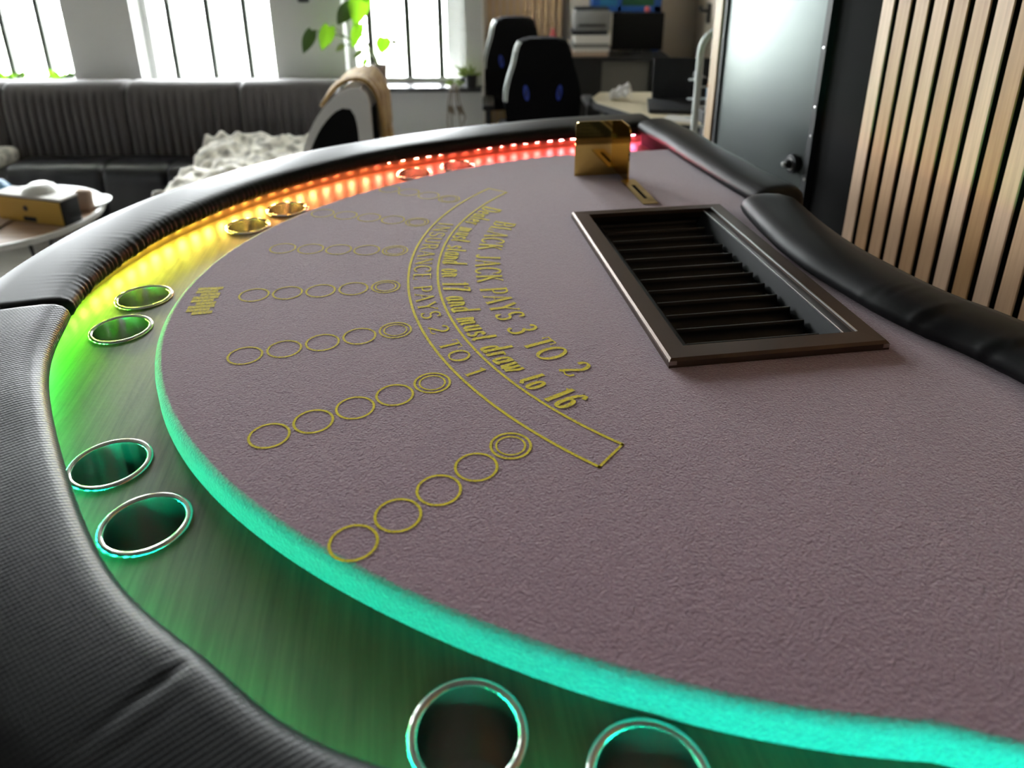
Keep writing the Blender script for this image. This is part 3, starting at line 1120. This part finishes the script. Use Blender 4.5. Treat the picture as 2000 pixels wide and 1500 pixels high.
o = box('cushion', (-2.86, 3.50, .365), (-2.53, 3.78, .45), 'knit', None, bev=.035, seg=4)
tag(o, 'pale cushion lying on the sofa at the left edge', 'cushion')

# --- armchair end with white trim -------------------------------------------
AC = empty('armchair', (-.72, 3.25, 0), 0, 'black armchair with thick white curved trim, seen from its side beside the sofa', 'armchair')
outer = spline([(-.885, .10), (-.885, .40), (-.868, .56), (-.835, .675), (-.785, .765), (-.720, .838), (-.655, .876), (-.610, .882), (-.582, .862), (-.570, .80), (-.568, .50), (-.57, .10)], 48)
inner = spline([(-.868, .10), (-.868, .40), (-.850, .555), (-.815, .65), (-.768, .728), (-.712, .785), (-.672, .803), (-.640, .792), (-.626, .745), (-.622, .68), (-.620, .40), (-.62, .10)], 48)
V, F = [], []
Y0, Y1 = 3.0, 3.34
for y, po in ((Y0, outer), (Y0, inner), (Y0 + .02, inner)):
    V += [(p[0] + .72, y - 3.25, p[1]) for p in po]
n = 48
for k in range(2):
    for i in range(n - 1):
        F.append([k * n + i, k * n + i + 1, (k + 1) * n + i + 1, (k + 1) * n + i])
b = len(V)
V += [(p[0] + .72, Y1 - 3.25, p[1]) for p in outer]
for i in range(n - 1):
    F.append([i, b + i, b + i + 1, i + 1])
F.append([b + i for i in range(n)])
o = obj('trim', V, F, 'white_trim', AC); smooth_by_angle(o, 40)
obj('side_panel', [(p[0] + .72, Y0 + .018 - 3.25, p[1]) for p in inner], [list(range(n))], 'black_matte', AC)
box('back_panel', (.153, -.22, .08), (.163, .08, .80), 'black_matte', AC)
box('seat', (-.80, -.22, .10), (-.15, .24, .41), 'leather', AC, bev=.04, seg=3)
for x in (-.72, .12):
    for y in (-.2, .06):
        box('leg', (x - .02, y - .02, 0), (x + .02, y + .02, .11), 'black', AC)


def cloth(name, fn, nu, nv, m, thick=.012):
    V, F = [], []
    for i in range(nu + 1):
        for j in range(nv + 1):
            V.append(fn(i / nu, j / nv))
    for i in range(nu):
        for j in range(nv):
            a = i * (nv + 1) + j
            F.append([a, a + 1, a + nv + 2, a + nv + 1])
    o = obj(name, V, F, m, None, True)
    md = o.modifiers.new('thickness', 'SOLIDIFY')
    md.thickness = thick
    md.offset = 1
    return o


drape = spline([(-.770, .80), (-.735, .845), (-.690, .885), (-.640, .905), (-.590, .892), (-.556, .83), (-.546, .74), (-.543, .64), (-.540, .54)], 40)


def fn(u, v):
    p = drape[min(39, int(u * 39))]
    w = .012 * math.sin(v * 26 + u * 2) * (.2 + u) + .010 * noise.noise(Vector((u * 5, v * 7, 3)))
    y = 3.04 + .27 * v + .04 * u * math.sin(v * 5)
    return (p[0] + w * .8, y, p[1] + abs(w) * .6 + .02 * v * (1 - u) ** 3 - .004)


o = cloth('throw_blanket', fn, 39, 40, 'mustard', .014)
tag(o, 'mustard throw blanket draped over the top of the armchair', 'blanket')


def fn(u, v):
    x = -1.52 + .66 * u
    y = 2.98 + .68 * v
    z = .445 + .06 * max(0, v - .3) + .030 * noise.noise(Vector((x * 9, y * 9, 1))) + .022 * noise.noise(Vector((x * 24, y * 24, 5)))
    if v > .7: z += .05 * (v - .7) / .3 * (1 + noise.noise(Vector((x * 6, 3, 1))))
    if u < .1: z -= .03 * (1 - u / .1)
    if v < .06: z -= .12 * (1 - v / .06)
    return (x, y, z)


o = cloth('knitted_throw', fn, 60, 60, 'knit', .015)
tag(o, 'crumpled cream knitted throw lying on the seat between sofa and armchair', 'blanket')


# --- plants ------------------------------------------------------------------
def leaf(name, base, tip, width, m, parent, bend=.15, face=None):
    base, tip = Vector(base), Vector(tip)
    ax = tip - base
    Ln = ax.length
    ax.normalize()
    view = Vector(face) if face else Vector((0, -1, .35))
    sd = ax.cross(view).normalized()
    nn = sd.cross(ax).normalized()
    V, F = [], []
    N, K = 10, 4
    for i in range(N + 1):
        t = i / N
        w = width * (math.sin(math.pi * min(1, t * .92 + .10)) ** .7) * (1.15 - .5 * t) * .5
        if i == N: w = .001
        for j in range(-K, K + 1):
            s_ = j / K
            p = base + ax * (Ln * (t - .10 * abs(s_) * (1 - t) ** 2)) + sd * (w * s_) + nn * (bend * Ln * (t * (1 - t)) * 1.2 - .25 * w * abs(s_))
            V.append(p)
    n = 2 * K + 1
    for i in range(N):
        for j in range(n - 1):
            F.append([i * n + j, i * n + j + 1, (i + 1) * n + j + 1, (i + 1) * n + j])
    return obj(name, V, F, m, parent, True)


PL = empty('potted_plant', (-.695, 4.02, .685), 0, 'large leaved climbing plant in a brown pot on the window sill', 'plant')
lathe('pot', [(0, 0), (.034, 0), (.042, .12), (.042, .127), (.036, .127), (.035, .11), (0, .11)], 'terracotta', PL, seg=24)
P0 = Vector((-.695, 4.02, .685))
# leaf list: stem start, leaf base, leaf tip, width, material
LV = [((-.86, .95), (-1.005, 1.00), (-1.05, .89), .07, 'leaf_dark'), ((-.84, .96), (-.915, 1.02), (-.955, .905), .085, 'leaf'), ((-.80, 1.02), (-.80, 1.125), (-.865, 1.03), .09, 'leaf_dark'),
      ((-.79, 1.05), (-.745, 1.17), (-.775, 1.02), .11, 'leaf'), ((-.77, .99), (-.765, 1.03), (-.80, .915), .065, 'leaf'), ((-.69, .86), (-.645, .965), (-.655, .885), .085, 'leaf'),
      ((-.70, .88), (-.60, .95), (-.575, .935), .03, 'leaf_pale'), ((-.72, .87), (-.765, .90), (-.80, .865), .035, 'leaf_pale'), ((-.72, .90), (-.85, .93), (-.885, .90), .035, 'leaf_pale'),
      ((-.79, 1.05), (-.73, 1.22), (-.70, 1.13), .10, 'leaf'), ((-.79, 1.08), (-.82, 1.25), (-.88, 1.18), .10, 'leaf_dark'), ((-.70, .86), (-.74, .86), (-.755, .82), .03, 'leaf')]
tube('stem', [Vector((-.695, 4.02, .79)) - P0, Vector((-.71, 4.01, .86)) - P0, Vector((-.755, 3.98, .94)) - P0, Vector((-.785, 3.96, 1.05)) - P0, Vector((-.79, 3.96, 1.16)) - P0, Vector((-.80, 3.97, 1.26)) - P0], .006, 'stem', PL, 6)
tube('stem', [Vector((-.70, 4.02, .79)) - P0, Vector((-.72, 3.97, .88)) - P0, Vector((-.80, 3.93, .95)) - P0, Vector((-.90, 3.92, .985)) - P0], .004, 'stem', PL, 6)
for s_, a, b, w, mm in LV:
    A = Vector((a[0], 3.90 + .05 * random.random(), a[1])) - P0
    Bv = Vector((b[0], 3.88, b[1])) - P0
    lf = leaf('leaf', A, Bv, w, mm, PL)
    tube('leaf_stalk', [Vector((s_[0], 3.96, s_[1])) - P0, (Vector((s_[0], 3.95, s_[1])) - P0).lerp(A, .5) + Vector((0, 0, .012)), A], .0028, 'stem', PL, 5)

P2 = empty('potted_plant', (-.215, 4.03, .685), 0, 'small trailing plant in a black pot at the right end of the sill', 'plant')
lathe('pot', [(0, 0), (.028, 0), (.034, .075), (.030, .075), (.029, .065), (0, .065)], 'black', P2, seg=20)
for k in range(14):
    a = random.uniform(0, 6.28)
    A = Vector((random.uniform(-.02, .02), -.01, .07))
    tip = A + Vector((-.02 + .07 * math.cos(a), .03 * math.sin(a) - .01, random.uniform(-.01, .06)))
    leaf('leaf', A, tip, .022, 'leaf_pale', P2)
P3 = empty('potted_plant', (-.30, 4.00, .685), 0, 'pale trailing plant hanging dry stems down the wall below the sill', 'plant')
lathe('pot', [(0, 0), (.022, 0), (.026, .03), (.022, .03), (0, .026)], 'white', P3, seg=18)
for k in range(10):
    a = random.uniform(0, 6.28)
    leaf('leaf', (0, 0, .03), (.06 * math.cos(a), -.02 + .02 * math.sin(a), random.uniform(.01, .06)), .02, 'leaf_pale', P3)
for k, (dx, ln) in enumerate(((-.03, .22), (-.015, .28), (.015, .25), (.03, .17))):
    tube('hanging_stem', [(0, -.02, .035), (dx * .5, -.07, .03), (dx, -.09, -.05), (dx * 1.6 + .01, -.085, -.15 * ln / .2), (dx * .8 + .02 * (k % 2), -.08, -ln)], .0035, 'dry', P3, 5)
    leaf('leaf', (dx, -.09, -.07), (dx + .02, -.10, -.12), .018, 'dry', P3)
for i, (x, lb) in enumerate(((-2.455, 'low bushy green plant on the sill of the left window, right of the other'), (-2.73, 'low green plant on the sill at the left edge of the photo'))):
    P4 = empty('potted_plant', (x, 4.145, .685), 0, lb, 'plant')
    lathe('pot', [(0, 0), (.05, 0), (.06, .045), (.055, .045), (.052, .035), (0, .035)], 'white', P4, seg=20)
    for k in range(26):
        a = random.uniform(0, 6.28); q = random.uniform(.01, .05)
        A = Vector((q * math.cos(a), q * .6 * math.sin(a), .035))
        leaf('leaf', A, A + Vector((.055 * math.cos(a), .03 * math.sin(a), random.uniform(.02, .055))), .022, 'leaf' if k % 2 else 'leaf_dark', P4)
WLp = empty('wall_lamp', (-1.068, 4.10, 1.20), 0, 'small black wall lamp between the second and third window', 'lamp')
lathe('lamp_shade', [(0, -.076), (.028, -.076), (.030, -.072), (.030, .07), (.028, .074), (0, .074)], 'black', WLp, seg=20, loc=(0, -.045, 0))
box('bracket', (-.02, -.02, -.03), (.02, -.0005, .03), 'black', WLp, bev=.003)

# --- coffee table and what stands on it ------------------------------------
CF = empty('coffee_table', (-1.98, 2.72, 0), 0, 'round wooden coffee table with white rim and thin black legs', 'table')
lathe('table_top', [(0, .434), (.352, .434), (.362, .440), (.362, .450), (.350, .4502), (0, .4502)], 'table_wood', CF, seg=64)
lathe('rim', [(.362, .430), (.372, .432), (.376, .442), (.373, .454), (.362, .454)], 'white', CF, seg=64)
for k in range(6):
    a = R(60 * k + 20)
    tube('leg', [(.30 * math.cos(a), .30 * math.sin(a), .432), (.20 * math.cos(a + .3), .20 * math.sin(a + .3), .004)], .006, 'black', CF, 6)
lathe('base_ring', [(.19, .0), (.21, .0), (.21, .008), (.19, .008), (.19, 0)], 'black', CF, seg=32)
YB = empty('yellow_box', (-1.785, 2.665, .4505), R(-17), 'yellow fronted box with black ends and a round dark mark on the coffee table', 'box')
box('body', (-.16, -.025, 0), (.155, .055, .098), 'black', YB, bev=.006)
box('front_panel', (-.157, -.029, .004), (.150, -.025, .094), 'gold_box', YB, bev=.001, seg=1)
box('lid', (-.162, -.027, .098), (.157, .057, .106), 'paper', YB, bev=.002, seg=1)
lathe('round_mark', [(.011, 0), (.011, .0012), (0, .0012)], 'black', YB, seg=20, loc=(-.015, -.029, .058), rot=(R(90), 0, 0))
box('label_plate', (-.035, -.0302, .008), (.025, -.029, .026), 'dark_grey', YB)
o = lathe('bowl', [(0, .0), (.030, .0), (.052, .012), (.062, .030), (.060, .031), (.050, .016), (.028, .006), (0, .006)], 'white', None, seg=32, loc=(-1.775, 2.70, .605), rot=(R(180), 0, 0))
o.location = (-1.775, 2.70, .588)
tag(o, 'small white bowl lying upside down on the yellow box', 'bowl')
o = box('paper_bag', (-1.69, 2.76, .4505), (-1.635, 2.80, .535), 'paper_tan', None, bev=.012, seg=3)
tag(o, 'small pale pouch standing behind the yellow box', 'pouch')
o = lathe('plate', [(0, .004), (.055, .004), (.085, .012), (.087, .015), (.055, .008), (0, .008)], 'white', None, seg=40, loc=(-1.685, 2.835, .448))
o.location = (-1.70, 2.86, .4475)
tag(o, 'round white plate at the right edge of the coffee table', 'plate')
o = lathe('blue_ball', [(0, -.062)] + [(.062 * math.cos(R(a)), .062 * math.sin(R(a))) for a in range(-75, 90, 15)] + [(0, .062)], 'teal', None, seg=28, loc=(-2.02, 2.80, .513))
tag(o, 'round blue object on the coffee table at the left edge', 'ball')
o = cloth('cloth_napkin', lambda u, v: (-2.02 + .14 * u, 2.56 + .10 * v, .4535 + .028 * abs(noise.noise(Vector((u * 4, v * 4, 9)))) * math.sin(math.pi * u)), 16, 12, 'paper_tan', .004)
tag(o, 'crumpled tan napkin on the coffee table in front of the yellow box', 'napkin')


# --- gaming chairs -----------------------------------------------------------
def gaming_chair(loc, rz, label, arms=True):
    g = empty('gaming_chair', loc, rz, label, 'chair', 'gaming chairs in the desk corner')
    # back shell seen from behind; local +y is the rear side of the shell
    out = spline([(-.16, .46), (-.185, .60), (-.19, .70), (-.175, .78), (-.15, .86), (-.135, .93), (-.115, .965), (-.06, .978), (.06, .978), (.115, .965), (.135, .93), (.15, .86), (.175, .78), (.19, .70), (.185, .60), (.16, .46)], 48)
    prism('backrest', [(p[0], p[1]) for p in out], 'y', -.10, -.015, 'charcoal', g, bev=.025, seg=3)
    # white side stripe on the left edge, blue slots near the middle
    st = [(-p[0], p[1]) for p in out if p[0] < -.10 and p[1] > .66]
    V = []
    for p in st:
        V += [(p[0] + .004, -.022, p[1]), (p[0] - .014, -.010, p[1])]
    F = [[2 * i, 2 * i + 1, 2 * i + 3, 2 * i + 2] for i in range(len(st) - 1)]
    Vb = [(x, y - .05, z) for x, y, z in V]
    k = len(V)
    F += [[k + i for i in f][::-1] for f in F[:]]
    F += [[2 * i, 2 * i + 2, k + 2 * i + 2, k + 2 * i] for i in range(len(st) - 1)]
    obj('side_stripe', V + Vb, F, 'white_metal', g)
    for sx in (-1, 1):
        s_ = prism('harness_slot', [(sx * .082 + .014 * math.cos(a), .718 + .036 * math.sin(a) + sx * .012 * math.cos(a)) for a in [2 * math.pi * i / 16 for i in range(16)]], 'y', -.017, -.008, 'blue', g)
        prism('slot_opening', [(sx * .082 + .006 * math.cos(a), .718 + .024 * math.sin(a)) for a in [2 * math.pi * i / 12 for i in range(12)]], 'y', -.010, -.006, 'black', g)
    box('seat', (-.22, -.52, .40), (.22, -.05, .48), 'charcoal', g, bev=.03, seg=3)
    for sx in ((-1, 1) if arms else ()):
        box('armrest', (sx * .27 - .03, -.40, .60), (sx * .27 + .03, -.14, .63), 'black', g, bev=.01)
        box('armrest_post', (sx * .27 - .015, -.29, .42), (sx * .27 + .015, -.25, .60), 'black', g)
        box('armrest_bracket', (min(sx * .15, sx * .27), -.30, .39), (max(sx * .15, sx * .27), -.24, .42), 'black', g)
    tube('gas_column', [(0, -.28, .10), (0, -.28, .41)], .025, 'black', g, 12)
    for k in range(5):
        a = 2 * math.pi * k / 5 + .3
        tube('base_arm', [(0, -.28, .10), (.26 * math.cos(a), -.28 + .26 * math.sin(a), .06)], [.025, .014], 'black', g, 8)
        lathe('castor', [(0, -.025), (.020, -.025), (.025, -.012), (.025, .012), (.020, .025), (0, .025)], 'black', g, seg=14, loc=(.26 * math.cos(a), -.28 + .26 * math.sin(a), .03), rot=(R(90), 0, a))
    return g


# ------------------------------------------------------- gaming chairs placed
gaming_chair((.155, 3.72, 0), R(182), 'black gaming chair with blue slots and white side stripe by the cream desk')
gaming_chair((.02, 4.72, 0), R(186), 'dark gaming chair with blue badge, farther back beside the window wall', False)

# --- near cream desk, laptop, crumpled paper ----------------------------------
DK = empty('desk', (.72, 3.2, 0), 0, 'cream topped desk with black legs behind the far table corner', 'desk')
prism('desk_top', [(-.345, .30), (-.335, .18), (-.12, -.215), (-.014, -.245), (.55, -.245), (.55, .42), (-.30, .42)], 'z', .715, .742, 'cream', DK, bev=.003, seg=1)
prism('edge_band', [(-.355, .30), (-.345, .175), (-.127, -.225), (-.016, -.257), (.55, -.257), (.55, -.247), (-.014, -.247), (-.12, -.217), (-.337, .18), (-.347, .30)], 'z', .712, .7415, 'black', DK)
for x, y in ((-.26, .36), (.0, -.19), (.50, -.19), (.50, .36)):
    box('leg', (x - .02, y - .02, 0), (x + .02, y + .02, .715), 'black', DK)
LT = empty('laptop', (.775, 3.33, .7425), R(-8), 'open dark laptop on the cream desk', 'laptop')
box('keyboard_base', (-.17, -.20, 0), (.17, .04, .018), 'dark_grey', LT, bev=.004)
o = box('screen', (-.15, 0, 0), (.15, .008, .185), 'dark_grey', LT, bev=.003)
o.location = (0, .045, .012); o.rotation_euler = (R(-12), 0, 0)
o = cloth('crumpled_paper', lambda u, v: (.45 + .10 * u, 3.42 + .09 * v, .748 + .07 * abs(noise.noise(Vector((u * 3 + 2, v * 3, 4)))) + .05 * u * v), 10, 10, 'paper', .001)
tag(o, 'crumpled white paper on the cream desk', 'paper')
o = prism('paper_sheet', [(.61, 3.02), (.735, 2.975), (.77, 3.07), (.655, 3.12)], 'z', .7425, .746, 'white')
tag(o, 'white paper sheet at the near end of the cream desk', 'paper')

# --- far desk with clutter -------------------------------------------------------
FD = empty('desk', (.65, 5.3, 0), 0, 'black desk with clutter against the far beige wall', 'desk')
box('desk_top', (-.42, -.25, .665), (.40, .30, .69), 'black', FD, bev=.003, seg=1)
box('side_panel', (-.42, -.24, 0), (-.05, .28, .665), 'black', FD)
box('front_panel', (-.05, -.20, .05), (.28, -.18, .665), 'grey_panel', FD)
box('side_panel', (.28, -.24, 0), (.40, .28, .665), 'black', FD)
BSH = empty('slat_panel', (.08, 5.66, 0), 0, 'beige vertical slat panel on the far wall behind the gaming chairs', 'panel')
box('backing', (-.26, 0, 0), (.30, .035, 2.2), 'paper_tan', BSH)
sl2 = None
for k in range(11):
    if sl2 is None:
        sl2 = box('slat', (0, -.02, 0), (.032, 0, 2.2), 'wood_light', BSH); o = sl2
    else:
        o = sl2.copy(); C.objects.link(o); o.parent = BSH
    o.location = (-.25 + .05 * k, 0, 0)
zz = .690
random.seed(3)
PS = ['lowest', 'second', 'third', 'fourth', 'fifth', 'topmost']
for k in range(6):
    h = (.034, .022, .03, .024, .03, .022)[k]
    dx = random.uniform(-.015, .015)
    o = box('paper_stack', (.41 + dx, 5.08, zz), (.645 + dx, 5.28, zz + h - .001), ['paper_tan', 'paper', 'steel_grey', 'paper', 'paper', 'dark_grey'][k], None, bev=.003, seg=1, )
    tag(o, PS[k] + ' bundle in the stack of papers on the far desk', 'papers', 'paper stack on the far desk')
    zz += h
PR = empty('printer', (.53, 5.2, zz), 0, 'grey printer standing on top of the paper stack', 'printer')
box('body', (-.12, -.10, 0), (.12, .12, .13), 'steel_grey', PR, bev=.01)
box('paper_slot', (-.09, -.103, .03), (.09, -.098, .045), 'black', PR)
box('lid', (-.11, -.09, .13), (.11, .11, .14), 'dark_grey', PR, bev=.004)
TV = empty('monitor', (.85, 5.2, .69), 0, 'black monitor on the far desk below the blue frame', 'monitor')
box('screen', (-.175, -.02, .03), (.165, .02, .27), 'black_matte', TV, bev=.006)
box('stand', (-.03, -.01, .01), (.03, .03, .06), 'black', TV)
box('foot', (-.10, -.06, 0), (.10, .07, .012), 'black', TV, bev=.003)
BF = empty('crate', (.80, 5.44, .69), 0, 'blue framed crate with a green panel behind the monitor', 'crate')
boxes('frame', [((-.25, -.10, 0), (-.20, .10, .60)), ((.17, -.10, 0), (.22, .10, .60)), ((-.25, -.10, .26), (.22, .10, .30)), ((-.25, -.10, .56), (.22, .10, .60)), ((-.08, -.10, .26), (-.05, .10, .60))], 'sky_blue', BF)
box('panel', (-.05, -.095, .30), (.17, -.085, .56), 'green', BF)
box('panel', (-.20, -.095, .30), (-.08, -.085, .56), 'teal', BF)
o = lathe('bottle', [(0, 0), (.028, 0), (.03, .01), (.03, .11), (.014, .14), (.014, .165), (0, .165)], 'red', None, seg=18, loc=(.28, 5.22, .6905))
tag(o, 'dark red bottle on the far desk beside the paper stack', 'bottle')
for i, (x, w, h, mm, lb) in enumerate(((.335, .03, .10, 'steel_grey', 'grey folder standing left of the paper stack'), (.372, .026, .085, 'paper', 'white folder leaning on the paper stack'))):
    o = box('folder', (x, 5.15, .6905), (x + w, 5.30, .6905 + h), mm, None, bev=.003, seg=1)
    tag(o, lb, 'folder')
o = lathe('ball', [(0, -.02)] + [(.02 * math.cos(R(a)), .02 * math.sin(R(a))) for a in range(-70, 90, 20)] + [(0, .02)], 'red', None, seg=16, loc=(.90, 5.2, .981))
tag(o, 'small red ball on top of the monitor', 'ball')

# --- white tube rack with small goods beside the cabinet ---------------------------
RK = empty('wire_rack', (.70, 2.62, 0), 0, 'white tube rack with rounded top beside the steel cabinet', 'rack')
fr = [(-.055, 0, .0), (-.055, 0, .6), (-.055, 0, 1.06)] + [(-.055 + .075 * (1 - math.cos(a)), 0, 1.075 + .075 * math.sin(a)) for a in [R(15 * i) for i in range(7)]] + [(.15, 0, 1.15), (.30, 0, 1.15)]
tube('frame', fr, .012, 'white_metal', RK, 10)
tube('frame', [(.30, 0, 0), (.30, 0, 1.16)], .012, 'white_metal', RK, 10)
for z in (.30, .62, .745, .815, .885, .955):
    tube('shelf_wire', [(-.055, 0, z), (.30, 0, z)], .004, 'white_metal', RK, 6)
    tube('shelf_wire', [(-.055, .14, z), (.30, .14, z)], .004, 'white_metal', RK, 6)
for x in (-.02, .02, .06, .10):
    tube('rail_wire', [(x, -.004, .25), (x, -.004, .96)], .0025, 'white_metal', RK, 6)
goods = [(-.020, .80, .025, .04, 'black', 'small black tin on the middle wire shelf of the rack', 'tin'), (.015, .892, .03, .042, 'teal', 'teal box on the upper wire shelf of the rack', 'box'),
         (.012, .938, .034, .014, 'orange', 'flat orange box lying on the teal box of the rack', 'box'), (.00, .96, .02, .02, 'black', 'tiny black tin on the top wire of the rack', 'tin')]
goods = [(-.015, .8195, .022, .045, 'black', 'small black tin on the rack shelf below the teal box', 'tin'), (.025, .8895, .026, .045, 'teal', 'teal box on the upper wire shelf of the rack', 'box'),
         (.022, .9355, .030, .012, 'orange', 'flat orange box lying on the teal box in the rack', 'box'), (.012, .7495, .024, .04, 'black', 'black tin on the lowest visible rack shelf', 'tin'),
         (.052, .8195, .018, .038, 'dark_grey', 'dark grey tin right of the small black tin', 'tin'), (.020, .9595, .022, .025, 'dark_grey', 'small dark tin on the topmost rack wire', 'tin')]
for x, z, w, h, mm, lb, ct in goods:
    if z == .9595: x = -.03
    o = box('rack_' + ct, (.70 + x - w / 2, 2.624, z), (.70 + x + w / 2, 2.76, z + h), mm, None, bev=.002, seg=1)
    tag(o, lb, ct)
# wooden board upright against the cabinet
o = box('wooden_board', (-.008, 0, 0), (.012, .05, 2.0), 'wood_light', None, bev=.002, seg=1, loc=(.640, 2.355, 0), rot=(0, 0, R(10.5)))
tag(o, 'narrow light wooden board standing upright at the far edge of the steel cabinet', 'board')
HK = empty('wall_hook', (1.344, 5.30, .94), 0, 'black hook on the beige wall above the rack', 'hook')
box('plate', (-.02, -.035, -.06), (-.001, .035, .07), 'black', HK, bev=.006)
tube('peg', [(-.015, 0, .02), (-.06, 0, .02), (-.07, 0, .05)], .012, 'black', HK, 8)
